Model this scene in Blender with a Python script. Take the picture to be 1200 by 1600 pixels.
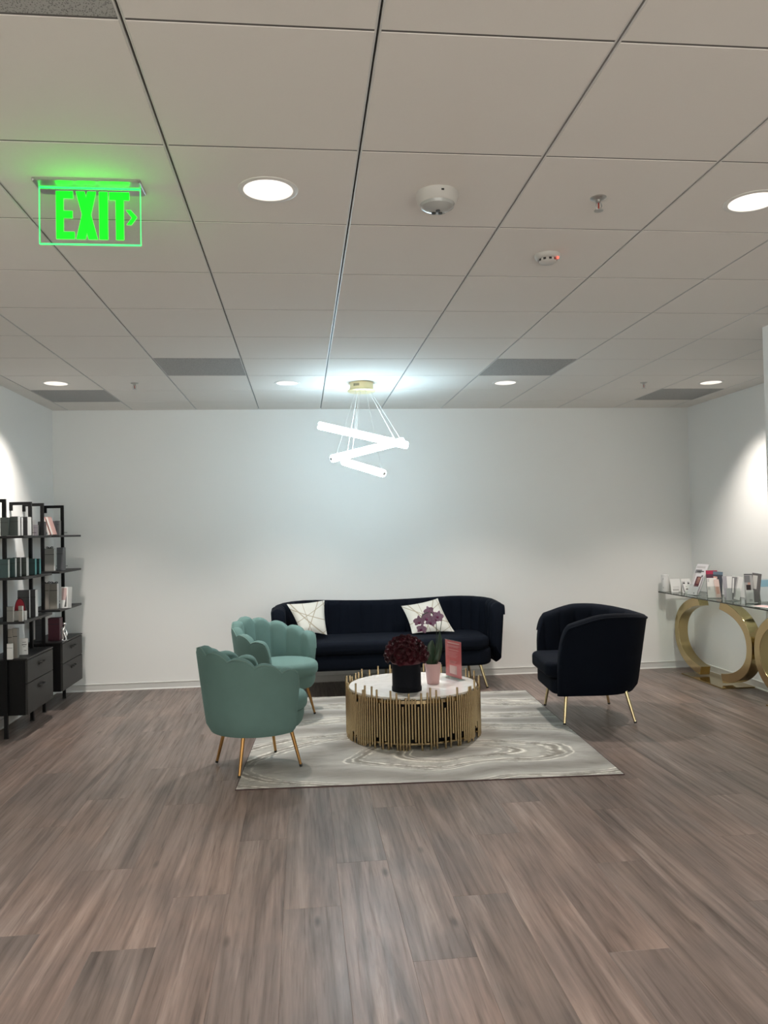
import bpy, bmesh, math, random
from mathutils import Vector, Matrix
random.seed(7)
for o in list(bpy.data.objects): bpy.data.objects.remove(o)
SC = bpy.context.scene
COL = SC.collection
PI = math.pi

# ------------------------------------------------------------------ camera
F_PX, YAW, PITCH, ROLL, CAM_H = 1224.5, 0.10484, 0.02256, -0.02106, 1.5
_f = Vector((math.sin(YAW)*math.cos(PITCH), math.cos(YAW)*math.cos(PITCH), math.sin(PITCH)))
_r0 = Vector((math.cos(YAW), -math.sin(YAW), 0)); _u0 = _r0.cross(_f)
_r = math.cos(ROLL)*_r0 + math.sin(ROLL)*_u0
_u = -math.sin(ROLL)*_r0 + math.cos(ROLL)*_u0
cam = bpy.data.cameras.new('camera'); camo = bpy.data.objects.new('camera', cam); COL.objects.link(camo)
cam.sensor_fit = 'VERTICAL'; cam.sensor_height = 36.0; cam.lens = 36.0*F_PX/1600.0
cam.clip_start = 0.05; cam.clip_end = 100
camo.matrix_world = Matrix(((_r.x, _u.x, -_f.x, 0), (_r.y, _u.y, -_f.y, 0), (_r.z, _u.z, -_f.z, CAM_H), (0, 0, 0, 1)))
SC.camera = camo

def ray(px, py): return _f + _r*((px-600)/F_PX) + _u*((800-py)/F_PX)
def atY(px, py, Y): d = ray(px, py); t = Y/d.y; return Vector((d.x*t, Y, CAM_H+d.z*t))
def atX(px, py, X): d = ray(px, py); t = X/d.x; return Vector((X, d.y*t, CAM_H+d.z*t))
def atZ(px, py, Z): d = ray(px, py); t = (Z-CAM_H)/d.z; return Vector((d.x*t, d.y*t, Z))

# ------------------------------------------------------------------ world and exposure
w = bpy.data.worlds.new('world'); SC.world = w; w.use_nodes = True
w.node_tree.nodes['Background'].inputs[0].default_value = (1.0, 0.93, 0.86, 1)
w.node_tree.nodes['Background'].inputs[1].default_value = 1.6
vs = SC.view_settings
vs.view_transform = 'Standard'; vs.look = 'None'; vs.gamma = 1.0; vs.use_curve_mapping = False
vs.exposure = 1.55
DOWN_W = 17.0          # watts of one recessed downlight
DOWN_COL = (1.0, 0.915, 0.835)
TUBE_E = 8.8          # emission of the pendant tubes
TUBE_COL = (0.60, 0.86, 1.0)

# ------------------------------------------------------------------ helpers
class MB:
    def __init__(s): s.v = []; s.f = []; s.m = []
    def add(s, vs_, fs_, mi=0):
        n = len(s.v); s.v += [tuple(p) for p in vs_]
        s.f += [tuple(i+n for i in f) for f in fs_]; s.m += [mi]*len(fs_)
        return s
    def box(s, a, b, mi=0, rot=None, c=None):
        (x0, y0, z0), (x1, y1, z1) = a, b
        P = [Vector(p) for p in ((x0,y0,z0),(x1,y0,z0),(x1,y1,z0),(x0,y1,z0),(x0,y0,z1),(x1,y0,z1),(x1,y1,z1),(x0,y1,z1))]
        if rot is not None:
            c = Vector(c) if c is not None else Vector(((x0+x1)/2,(y0+y1)/2,(z0+z1)/2))
            P = [rot @ (p-c) + c for p in P]
        return s.add(P, [(0,3,2,1),(4,5,6,7),(0,1,5,4),(1,2,6,5),(2,3,7,6),(3,0,4,7)], mi)
    def lathe(s, prof, n=32, mi=0, c=(0,0,0), cap0=True, cap1=True):
        vs_ = []; fs_ = []
        for r, z in prof:
            for k in range(n):
                a = 2*PI*k/n; vs_.append((c[0]+r*math.cos(a), c[1]+r*math.sin(a), c[2]+z))
        for j in range(len(prof)-1):
            for k in range(n):
                k2 = (k+1) % n; fs_.append((j*n+k, j*n+k2, (j+1)*n+k2, (j+1)*n+k))
        if cap0: fs_.append(tuple(range(n-1, -1, -1)))
        if cap1: b = (len(prof)-1)*n; fs_.append(tuple(range(b, b+n)))
        return s.add(vs_, fs_, mi)
    def tube(s, pts, rad, n=8, mi=0):
        pts = [Vector(p) for p in pts]; vs_ = []; fs_ = []
        if not hasattr(rad, '__len__'): rad = [rad]*len(pts)
        up = None
        for i, p in enumerate(pts):
            t = (pts[min(i+1, len(pts)-1)] - pts[max(i-1, 0)]).normalized()
            if up is None: up = Vector((0,0,1)) if abs(t.z) < .9 else Vector((1,0,0))
            a = t.cross(up).normalized(); b = a.cross(t).normalized(); up = b
            for k in range(n):
                g = 2*PI*k/n; vs_.append(p + a*(rad[i]*math.cos(g)) + b*(rad[i]*math.sin(g)))
        m = len(pts)
        for i in range(m-1):
            for k in range(n):
                k2 = (k+1) % n; fs_.append((i*n+k, i*n+k2, (i+1)*n+k2, (i+1)*n+k))
        fs_.append(tuple(range(n-1, -1, -1))); fs_.append(tuple(range((m-1)*n, m*n)))
        return s.add(vs_, fs_, mi)
    def mesh(s, name, mats, smooth=False):
        me = bpy.data.meshes.new(name); me.from_pydata(s.v, [], s.f)
        for m in (mats if isinstance(mats, (list, tuple)) else [mats]): me.materials.append(m)
        for p, mi in zip(me.polygons, s.m): p.material_index = mi; p.use_smooth = smooth
        bm = bmesh.new(); bm.from_mesh(me); bmesh.ops.recalc_face_normals(bm, faces=bm.faces); bm.to_mesh(me); bm.free()
        if smooth: 
            try: me.set_sharp_from_angle(angle=math.radians(40))
            except Exception: pass
        me.update(); return me
    def build(s, name, mats, parent=None, smooth=False, loc=None, bevel=0, subsurf=0):
        return link(name, s.mesh(name, mats, smooth), parent, loc, bevel, subsurf)
def link(name, me, parent=None, loc=None, bevel=0, subsurf=0):
    o = bpy.data.objects.new(name, me); COL.objects.link(o)
    if parent: o.parent = parent
    if loc is not None: o.location = loc
    if bevel:
        b = o.modifiers.new('bevel', 'BEVEL'); b.width = bevel; b.segments = 2; b.limit_method = 'ANGLE'
    if subsurf:
        b = o.modifiers.new('subdivision', 'SUBSURF'); b.levels = subsurf; b.render_levels = subsurf
    return o
def tag(o, label, cat, group=None):
    o['label'] = label; o['category'] = cat
    if group: o['group'] = group
    return o
def empty(name, loc=(0,0,0), rz=0, label=None, cat=None, group=None):
    o = bpy.data.objects.new(name, None); COL.objects.link(o); o.location = loc; o.rotation_euler = (0, 0, rz)
    o.empty_display_size = .1
    if label: tag(o, label, cat, group)
    return o
def struct(o): o['kind'] = 'structure'; return o
def copy_tree(o, parent=None):
    c = o.copy(); COL.objects.link(c); c.parent = parent
    for ch in [x for x in o.children]: copy_tree(ch, c)
    return c

# ------------------------------------------------------------------ materials
def mat(name, col, rough=.5, metal=0, sheen=0, spec=.5, coat=0, emit=None, es=0):
    m = bpy.data.materials.new(name); m.use_nodes = True
    b = m.node_tree.nodes['Principled BSDF']
    b.inputs['Base Color'].default_value = (*col, 1); b.inputs['Roughness'].default_value = rough
    b.inputs['Metallic'].default_value = metal; b.inputs['Specular IOR Level'].default_value = spec
    b.inputs['Coat Weight'].default_value = coat
    if sheen:
        b.inputs['Sheen Weight'].default_value = sheen; b.inputs['Sheen Roughness'].default_value = .4
        b.inputs['Sheen Tint'].default_value = (*[min(1, c*2.2+.03) for c in col], 1)
    if emit: b.inputs['Emission Color'].default_value = (*emit, 1); b.inputs['Emission Strength'].default_value = es
    return m
def nd(m, t, **kw):
    n = m.node_tree.nodes.new(t)
    for k, v in kw.items(): setattr(n, k, v)
    return n
def ln(m, a, b): m.node_tree.links.new(a, b)
def bsdf(m): return m.node_tree.nodes['Principled BSDF']
def mapping(m, scale, rnd=False, coord='Object'):
    tc = nd(m, 'ShaderNodeTexCoord'); mp = nd(m, 'ShaderNodeMapping'); mp.inputs['Scale'].default_value = scale
    if rnd:
        oi = nd(m, 'ShaderNodeObjectInfo'); mu = nd(m, 'ShaderNodeMath', operation='MULTIPLY'); mu.inputs[1].default_value = 57.0
        ln(m, oi.outputs['Random'], mu.inputs[0]); ad = nd(m, 'ShaderNodeVectorMath', operation='ADD')
        ln(m, tc.outputs[coord], ad.inputs[0]); ln(m, mu.outputs[0], ad.inputs[1]); ln(m, ad.outputs[0], mp.inputs[0])
    else: ln(m, tc.outputs[coord], mp.inputs[0])
    return mp.outputs[0]
def noise(m, vec, scale, detail=4, rough=.5, dist=0):
    n = nd(m, 'ShaderNodeTexNoise'); ln(m, vec, n.inputs['Vector']); n.inputs['Scale'].default_value = scale
    n.inputs['Detail'].default_value = detail; n.inputs['Roughness'].default_value = rough; n.inputs['Distortion'].default_value = dist
    return n.outputs['Fac']
def ramp(m, fac, stops):
    r = nd(m, 'ShaderNodeValToRGB'); ln(m, fac, r.inputs[0]); el = r.color_ramp.elements
    while len(el) < len(stops): el.new(.5)
    for e, (p, c) in zip(el, stops): e.position = p; e.color = (*c, 1) if hasattr(c, '__len__') else (c, c, c, 1)
    return r.outputs[0]
def mix(m, a, b, fac, blend='MIX'):
    n = nd(m, 'ShaderNodeMix', data_type='RGBA', blend_type=blend)
    for sock, v in ((n.inputs[6], a), (n.inputs[7], b), (n.inputs[0], fac)):
        if hasattr(v, 'is_linked'): ln(m, v, sock)
        elif hasattr(v, '__len__'): sock.default_value = (*v, 1)
        else: sock.default_value = v
    return n.outputs[2]
def bump(m, h, strength=.2, dist=.01):
    b = nd(m, 'ShaderNodeBump'); b.inputs['Strength'].default_value = strength; b.inputs['Distance'].default_value = dist
    ln(m, h, b.inputs['Height']); ln(m, b.outputs[0], bsdf(m).inputs['Normal'])

M = {}
M['wall'] = m = mat('painted_wall', (.84, .845, .83), .6, spec=.35)
bump(m, noise(m, mapping(m, (1,1,1)), 220, 2), .05, .002)
M['tile'] = m = mat('acoustic_tile', (.66, .635, .60), .85, spec=.2)
v = mapping(m, (1,1,1), True); ln(m, mix(m, (.755,.725,.685), (.785,.755,.715), noise(m, v, 400, 2)), bsdf(m).inputs['Base Color'])
bump(m, noise(m, v, 500, 2), .12, .002)
M['vent'] = m = mat('perforated_vent', (.36, .355, .345), .7, spec=.3)
vo = nd(m, 'ShaderNodeTexVoronoi'); ln(m, mapping(m, (1,1,1)), vo.inputs['Vector']); vo.inputs['Scale'].default_value = 220
ln(m, ramp(m, vo.outputs['Distance'], [(.25, (.17,.17,.165)), (.45, (.40,.395,.385))]), bsdf(m).inputs['Base Color'])
M['bar'] = mat('grid_bar_white', (.62, .61, .59), .4)
M['tee'] = mat('tee_painted_shadow', (.13, .125, .12), .7)  # dark colour stands in for the shadow line between tile rows
M['slot'] = mat('grid_slot_dark', (.05, .05, .05), .8)
M['base'] = mat('baseboard_vinyl', (.66, .66, .64), .4)
M['sub'] = mat('subfloor', (.08, .065, .055), .8)

M['plank'] = m = mat('vinyl_plank', (.2, .16, .14), .42, spec=.45)
v = mapping(m, (1, 1, 1), True); vg = mapping(m, (14, .9, 1), True); vf = mapping(m, (60, 2.2, 1), True)
g1 = noise(m, vg, 1.0, 6, .6, .8); g2 = noise(m, vf, 1.0, 5, .65, .4); g3 = noise(m, v, 2.2, 3, .5, .5)
c = ramp(m, g1, [(.28, (.080,.061,.053)), (.43, (.140,.110,.097)), (.58, (.188,.149,.133)), (.76, (.285,.236,.214))])
c = mix(m, c, ramp(m, g2, [(.28, (.46,.42,.40)), (.48, (.98,.98,.98)), (.72, (1.20,1.18,1.17))]), .75, 'MULTIPLY')
c = mix(m, c, ramp(m, g3, [(.35, (.84,.86,.88)), (.65, (1.12,1.08,1.05))]), .8, 'MULTIPLY')
oi = nd(m, 'ShaderNodeObjectInfo')
c = mix(m, c, ramp(m, oi.outputs['Random'], [(0, (.88,.89,.89)), (.5, (1.0,.985,.975)), (1, (1.13,1.07,1.04))]), 1.0, 'MULTIPLY')
vk = mapping(m, (5.0, 1.6, 1), True); vo = nd(m, 'ShaderNodeTexVoronoi'); ln(m, vk, vo.inputs['Vector']); vo.inputs['Scale'].default_value = 1.0
c = mix(m, (.045,.033,.028), c, ramp(m, vo.outputs['Distance'], [(.03, 0.25), (.09, 1.0)]))
ln(m, c, bsdf(m).inputs['Base Color'])
ln(m, ramp(m, g2, [(.3, .44), (.7, .30)]), bsdf(m).inputs['Roughness'])
bump(m, g2, .12, .002)

def velvet(name, col, sheen, lo=.8, hi=1.15):
    m = mat(name, col, .85, sheen=sheen, spec=.15)
    n = noise(m, mapping(m, (1,1,1)), 6, 4, .6)
    ln(m, mix(m, [x*lo for x in col], [x*hi for x in col], n), bsdf(m).inputs['Base Color'])
    bump(m, noise(m, mapping(m, (1,1,1)), 300, 2), .1, .002); return m
M['navy'] = velvet('navy_velvet', (.0015, .0036, .0092), .016)
M['mint'] = velvet('mint_velvet', (.128, .216, .202), .2, .88, 1.1)
M['mint_pipe'] = velvet('mint_piping', (.165, .26, .237), .25)
M['gold'] = m = mat('brushed_gold', (.52, .405, .235), .27, 1)
M['pale_gold'] = mat('pale_gold_leg', (.72, .60, .36), .25, 1)
M['bronze'] = mat('bronze_leg', (.48, .27, .10), .32, 1)
M['champ'] = m = mat('champagne_gold', (.50, .385, .20), .16, 1)
M['canopy'] = mat('canopy_gold', (.72, .60, .36), .38, .7)
M['cap'] = mat('black_foot_cap', (.01, .01, .01), .5)
M['black'] = mat('black_metal', (.0035, .0035, .004), .5, spec=.2)
M['shelfblack'] = mat('black_shelf_board', (.012, .012, .013), .42, spec=.35)
M['drawer'] = mat('dark_grey_drawer_front', (.033, .0325, .031), .5, spec=.3)
M['marble'] = m = mat('white_marble', (.86, .84, .81), .12, spec=.5, coat=.3)
v = mapping(m, (1,1,1)); n = noise(m, v, 2.6, 8, .6, 1.8)
ln(m, ramp(m, n, [(.40, (.84,.82,.80)), (.49, (.80,.78,.755)), (.50, (.70,.68,.66)), (.51, (.80,.78,.755)), (.62, (.84,.83,.81))]), bsdf(m).inputs['Base Color'])
M['rug'] = m = mat('marbled_rug', (.4, .4, .38), .95, sheen=.15, spec=.1)
v = mapping(m, (1,1,1))
n0 = nd(m, 'ShaderNodeTexNoise'); ln(m, v, n0.inputs['Vector']); n0.inputs['Scale'].default_value = .95; n0.inputs['Detail'].default_value = 1.5
dv = nd(m, 'ShaderNodeVectorMath', operation='MULTIPLY_ADD'); ln(m, n0.outputs['Color'], dv.inputs[0]); dv.inputs[1].default_value = (.55, .55, 0); ln(m, v, dv.inputs[2])
ma = nd(m, 'ShaderNodeMapping'); ln(m, dv.outputs[0], ma.inputs[0]); ma.inputs['Location'].default_value = (-.17, .42, 0); ma.inputs['Scale'].default_value = (.40, 1, 0); ma.inputs['Rotation'].default_value = (0, 0, -.10)
wv = nd(m, 'ShaderNodeTexWave', wave_type='RINGS', rings_direction='SPHERICAL'); ln(m, ma.outputs[0], wv.inputs['Vector'])
wv.inputs['Scale'].default_value = .74; wv.inputs['Distortion'].default_value = 1.6; wv.inputs['Detail'].default_value = 4; wv.inputs['Detail Scale'].default_value = 2.2; wv.inputs['Detail Roughness'].default_value = .6
rg = ramp(m, wv.outputs['Fac'], [(0, (.25,.24,.22)), (.25, (.34,.33,.31)), (.55, (.40,.39,.365)), (.72, (.31,.30,.275)), (.86, (.20,.185,.16)), (1, (.33,.32,.295))])
vn = ramp(m, wv.outputs['Fac'], [(.57, 0), (.62, 1), (.66, .0), (.74, 0), (.78, 1), (.82, .1), (.88, .1), (.92, 1), (.96, .2)])
mk = ramp(m, noise(m, dv.outputs[0], 5.5, 8, .8), [(.40, 0), (.54, 1)])
vm = nd(m, 'ShaderNodeMath', operation='MULTIPLY'); ln(m, vn, vm.inputs[0]); ln(m, mk, vm.inputs[1])
rg = mix(m, rg, (.80,.78,.71), vm.outputs[0])
mf = nd(m, 'ShaderNodeMapping'); ln(m, dv.outputs[0], mf.inputs[0]); mf.inputs['Scale'].default_value = (2.2, 9, 1)
rg = mix(m, rg, ramp(m, noise(m, mf.outputs[0], 1.6, 7, .7, .6), [(.3, .66), (.52, 1.0), (.75, 1.16)]), .8, 'MULTIPLY')
ln(m, rg, bsdf(m).inputs['Base Color']); bump(m, noise(m, v, 160, 2), .25, .004)
M['rug_edge'] = mat('rug_binding', (.06, .035, .035), .9)
M['pillow'] = m = mat('cream_pillow', (.80, .79, .72), .7, sheen=.1, spec=.3)
acc = None
for ang_, sc_, of_ in ((.35, 1.7, .3), (1.25, 1.3, .1), (2.1, 1.5, .7), (2.75, 1.1, .45), (.85, .9, .2)):
    mp = nd(m, 'ShaderNodeMapping'); tc = nd(m, 'ShaderNodeTexCoord'); ln(m, tc.outputs['Object'], mp.inputs[0]); mp.inputs['Rotation'].default_value = (0, ang_, 0); mp.inputs['Location'].default_value = (of_, 0, 0)
    wv = nd(m, 'ShaderNodeTexWave', wave_type='BANDS', bands_direction='X'); ln(m, mp.outputs[0], wv.inputs['Vector']); wv.inputs['Scale'].default_value = sc_
    r_ = ramp(m, wv.outputs['Fac'], [(.9965, 1.0), (.999, .0)])
    acc = r_ if acc is None else mix(m, acc, r_, 1.0, 'MULTIPLY')
ln(m, mix(m, (.30,.26,.19), (.55,.545,.505), acc), bsdf(m).inputs['Base Color'])
M['rose'] = m = mat('dark_red_rose', (.075, .004, .011), .6, sheen=.2)
ln(m, mix(m, (.022,.0013,.0042), (.066,.0038,.011), nd(m, 'ShaderNodeObjectInfo').outputs['Random']), bsdf(m).inputs['Base Color'])
M['navybox'] = mat('dark_navy_card', (.003, .0042, .008), .65, spec=.15)
M['pinkpot'] = mat('dusty_pink_ceramic', (.56, .35, .34), .45)
M['soil'] = mat('bark_soil', (.03, .02, .013), .95)
M['leaf'] = m = mat('orchid_leaf', (.024, .055, .028), .4)
M['stem'] = mat('orchid_stem', (.02, .035, .015), .5)
M['petal'] = m = mat('purple_orchid_petal', (.30, .13, .27), .6)
ln(m, mix(m, (.15,.055,.13), (.43,.28,.39), noise(m, mapping(m, (1,1,1)), 110, 3)), bsdf(m).inputs['Base Color'])
M['lip'] = mat('orchid_lip', (.18, .02, .10), .6)
M['red'] = mat('coral_red_print', (.70, .135, .15), .35)
M['palepink'] = mat('pale_pink_print', (.83, .52, .50), .4)
M['white'] = mat('white_card', (.80, .80, .79), .45)
M['offwhite'] = mat('off_white_card', (.66, .645, .62), .5)
M['chrome'] = mat('chrome', (.85, .85, .86), .08, 1)
M['alum'] = mat('brushed_aluminium', (.55, .55, .54), .35, 1)
M['plastic'] = mat('white_plastic', (.56, .55, .525), .5)
M['detlens'] = mat('clear_grey_lens', (.40, .41, .40), .15, coat=.5)
M['dark'] = mat('dark_detail', (.02, .02, .02), .5)
M['redled'] = mat('red_led', (.6, .02, .02), .4, emit=(1, .05, .03), es=2)
M['trim'] = mat('downlight_trim', (.74, .73, .70), .4)
M['reflector'] = mat('downlight_reflector', (.88, .87, .86), .22, .3)
M['lamp'] = mat('downlight_lamp', (1, 1, 1), .5, emit=DOWN_COL, es=3.5)
M['tubeglow'] = mat('glowing_acrylic_tube', (1, 1, 1), .4, emit=TUBE_COL, es=TUBE_E)
M['green'] = mat('green_letter_glow', (0, .25, .02), .5, emit=(0, 1, .001), es=2.0)
M['greenhot'] = mat('green_edge_glow', (.1, .6, .3), .5, emit=(.02, 1, .09), es=1.0)
M['greenstrip'] = mat('green_led_strip', (.1, .6, .3), .5, emit=(.0, 1, .015), es=4.5)
def glass(name, tint, gl=.06, rough=.02):
    m = bpy.data.materials.new(name); m.use_nodes = True; nt = m.node_tree; nt.nodes.remove(bsdf(m))
    out = nt.nodes['Material Output']; tr = nd(m, 'ShaderNodeBsdfTransparent'); tr.inputs[0].default_value = (*tint, 1)
    gs = nd(m, 'ShaderNodeBsdfGlossy'); gs.inputs['Roughness'].default_value = rough
    lw = nd(m, 'ShaderNodeLayerWeight'); pw = nd(m, 'ShaderNodeMath', operation='POWER'); ln(m, lw.outputs['Facing'], pw.inputs[0]); pw.inputs[1].default_value = 4.5
    fr = nd(m, 'ShaderNodeMath', operation='MULTIPLY_ADD'); ln(m, pw.outputs[0], fr.inputs[0]); fr.inputs[1].default_value = .9; fr.inputs[2].default_value = .035
    mx = nd(m, 'ShaderNodeMixShader'); ln(m, fr.outputs[0], mx.inputs[0]); ln(m, tr.outputs[0], mx.inputs[1]); ln(m, gs.outputs[0], mx.inputs[2])
    ln(m, mx.outputs[0], out.inputs[0]); return m
M['acrylic'] = glass('clear_acrylic', (.93, .95, .94))
M['tableglass'] = glass('table_glass', (.84, .90, .87))
M['glassedge'] = mat('dark_glass_edge', (.012, .02, .018), .15)
CARDS = {}
def card(r, g, b, rough=.45):
    k = (r, g, b)
    if k not in CARDS: CARDS[k] = mat('card_%d' % len(CARDS), k, rough)
    return CARDS[k]

# ------------------------------------------------------------------ room shell
XL, XR, YB, ZC, YF = -2.38, 4.065, 7.85, 2.72, -2.6
XP, YP = 2.90, 4.62      # near partition on the right
ZTOP = 3.05
def wallbox(name, a, b): return struct(MB().box(a, b).build(name, M['wall']))
wallbox('wall_back', (XL-.15, YB, -.1), (XR+.15, YB+.15, ZTOP))
wallbox('wall_left', (XL-.15, YF, -.1), (XL, YB, ZTOP))
wallbox('wall_right', (XR, YP, -.1), (XR+.15, YB, ZTOP))
wallbox('wall_partition', (XP, YF, -.1), (XR+.15, YP, ZTOP))
WX0, WX1, WZ0, WZ1 = XL+.15, XP-.15, .10, 2.45
mb = MB().box((XL-.15, YF-.15, -.1), (WX0, YF, ZTOP)).box((WX1, YF-.15, -.1), (XR+.15, YF, ZTOP)).box((WX0, YF-.15, -.1), (WX1, YF, WZ0)).box((WX0, YF-.15, WZ1), (WX1, YF, ZTOP))
struct(mb.build('wall_front', M['wall']))
win = struct(empty('unseen_fill_window', (0, YF-.075, 0)))  # unseen window, added to let fill light in from behind the camera
fr_ = MB()
for a, b in (((WX0, WZ0), (WX1, WZ0+.05)), ((WX0, WZ1-.05), (WX1, WZ1)), ((WX0, WZ0+.05), (WX0+.05, WZ1-.05)), ((WX1-.05, WZ0+.05), (WX1, WZ1-.05))): fr_.box((a[0], -.03, a[1]), (b[0], .03, b[1]))
fr_.build('fill_window_frame', M['black'], win)
for k in range(4):
    xa = WX0+.05+(WX1-WX0-.1)/4*k; xb = WX0+.05+(WX1-WX0-.1)/4*(k+1)
    MB().box((xa+.02, -.004, WZ0+.05), (xb-.02, .004, WZ1-.05)).build('pane', M['acrylic'], win)
    if k: MB().box((xa-.02, -.03, WZ0+.05), (xa+.02, .03, WZ1-.05)).build('mullion', M['black'], win)
def baseboard(name, p0, p1, nrm):
    p0 = Vector(p0); p1 = Vector(p1); n = Vector(nrm); mb = MB()
    prof = [(0, 0), (.013, 0), (.010, .006), (.006, .012), (.0055, .058), (.009, .062), (.008, .070), (0, .072)]
    vs_ = [Vector((q.x, q.y, 0)) + n*d + Vector((0, 0, z)) for q in (p0, p1) for d, z in prof]; k = len(prof)
    mb.add(vs_, [(i, (i+1) % k, k+(i+1) % k, k+i) for i in range(k)] + [tuple(range(k)), tuple(range(k, 2*k))])
    return struct(mb.build(name, M['base']))
baseboard('baseboard_back', (XL, YB, 0), (XR, YB, 0), (0, -1, 0))
baseboard('baseboard_left', (XL, YF, 0), (XL, YB, 0), (1, 0, 0))
baseboard('baseboard_right', (XR, YP, 0), (XR, YB, 0), (-1, 0, 0))
baseboard('baseboard_partition', (XP, YF, 0), (XP, YP, 0), (-1, 0, 0))

# floor and its planks
floor = struct(MB().box((XL, YF, -.1), (XR, YB, -.006)).build('floor', M['sub']))
PW, PL = .228, 1.52
ncol = int((XR-XL)/PW)+1
rr = random.Random(3)
for cidx in range(ncol):
    x0 = XL + cidx*PW; x1 = min(x0+PW, XR)
    if x1-x0 < .02: continue
    ys = YF + ((cidx*0.37) % 1.0 + rr.uniform(-.1, .1))*PL - PL
    while ys < YB:
        a = max(ys, YF); b = min(ys+PL, YB); ys += PL
        if b-a < .03: continue
        if x0 > XP and b < YP: continue
        hx, hy = (x1-x0)/2-.0002, (b-a)/2-.0002
        mb = MB(); e = .0007
        mb.add([(-hx,-hy,-.006),(hx,-hy,-.006),(hx,hy,-.006),(-hx,hy,-.006), (-hx,-hy,-.0004),(hx,-hy,-.0004),(hx,hy,-.0004),(-hx,hy,-.0004),
                (-hx+e,-hy+e,0),(hx-e,-hy+e,0),(hx-e,hy-e,0),(-hx+e,hy-e,0)],
               [(0,1,5,4),(1,2,6,5),(2,3,7,6),(3,0,4,7),(4,5,9,8),(5,6,10,9),(6,7,11,10),(7,4,8,11),(8,9,10,11)])
        mb.build('plank', M['plank'], floor, loc=((x0+x1)/2, (a+b)/2, 0))

# ceiling: slab, tiles, bars
T, X0, Y0 = .6096, .2078, 1.8787
ceiling = struct(MB().box((XL-.15, YF-.15, ZTOP-.05), (XR+.15, YB+.15, ZTOP+.1)).build('ceiling', M['wall']))
DOWN = [(-4, 1), (-1, 1), (2, 1), (-4, 7), (-1, 7), (2, 7), (5, 7), (-4, -5), (-1, -5), (2, -5)]
VENT = [(-2, 6), (2, 6), (-4, 8), (5, 8), (-2, -1)]
GX, GY = .0075, .0042
TH = .016
_tc = {}
def tile_mesh(wx, wy, hole, material):
    key = (round(wx, 4), round(wy, 4), hole, material.name)
    if key in _tc: return _tc[key]
    mb = MB(); hx, hy = wx/2, wy/2
    if not hole:
        e = .0015
        mb.add([(-hx,-hy,TH),(hx,-hy,TH),(hx,hy,TH),(-hx,hy,TH),(-hx,-hy,e),(hx,-hy,e),(hx,hy,e),(-hx,hy,e),(-hx+e,-hy+e,0),(hx-e,-hy+e,0),(hx-e,hy-e,0),(-hx+e,hy-e,0)],
               [(0,1,5,4),(1,2,6,5),(2,3,7,6),(3,0,4,7),(4,5,9,8),(5,6,10,9),(6,7,11,10),(7,4,8,11),(8,9,10,11),(0,3,2,1)])
    else:
        n = 32; vs_ = []; R = .096
        for k in range(n):
            a = 2*PI*k/n + PI/4; cx, cy = math.cos(a), math.sin(a); q = max(abs(cx), abs(cy))
            vs_ += [(cx/q*hx, cy/q*hy, 0), (cx*R, cy*R, 0), (cx*R, cy*R, TH), (cx/q*hx, cy/q*hy, TH)]
        fs_ = []
        for k in range(n):
            a, b = 4*k, 4*((k+1) % n)
            for i in range(4): fs_.append((a+i, b+i, b+(i+1) % 4, a+(i+1) % 4))
        mb.add(vs_, fs_)
    _tc[key] = mb.mesh('ceiling_tile', material); return _tc[key]
JMIN, JMAX = -8, 9
for j in range(JMIN, JMAX+1):
    ya = max(Y0+j*T, YF) + GY; yb = min(Y0+(j+1)*T, YB) - (GY if Y0+(j+1)*T < YB else 0)
    if yb-ya < .03: continue
    for i in range(-5, 7):
        xa, xb = X0+i*T+GX, X0+(i+1)*T-GX
        if xa < XL: xa = XL
        if xb > XR: xb = XR
        if yb < YP and xb > XP: xb = XP
        if xb-xa < .03: continue
        v_ = (i, j) in VENT
        link('vent_panel' if v_ else 'ceiling_tile', tile_mesh(xb-xa, yb-ya, (i, j) in DOWN, M['vent'] if v_ else M['tile']), ceiling, ((xa+xb)/2, (ya+yb)/2, ZC))
for i in range(-4, 7):
    x = X0+i*T; ye = YB
    ys = YP if x > XP else YF
    mb = MB()
    mb.box((x-.0085, ys, ZC+.001), (x-.0030, ye, ZC+.03), 0); mb.box((x+.0030, ys, ZC+.001), (x+.0085, ye, ZC+.03), 0)
    mb.box((x-.0030, ys, ZC+.012), (x+.0030, ye, ZC+.03), 1)
    mb.build('main_runner', [M['bar'], M['slot']], ceiling)
for j in range(JMIN, JMAX+1):
    y = Y0+j*T
    if not YF+.05 < y < YB-.02: continue
    for i in range(-5, 7):
        xa, xb = max(X0+i*T+.0086, XL), min(X0+(i+1)*T-.0086, XR)
        if y < YP and xb > XP: xb = XP
        if xb-xa < .03: continue
        MB().box((xa, y-GY+.0002, ZC+.0016), (xb, y+GY-.0002, ZC+.03)).build('cross_tee', M['tee'], ceiling)

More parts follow.
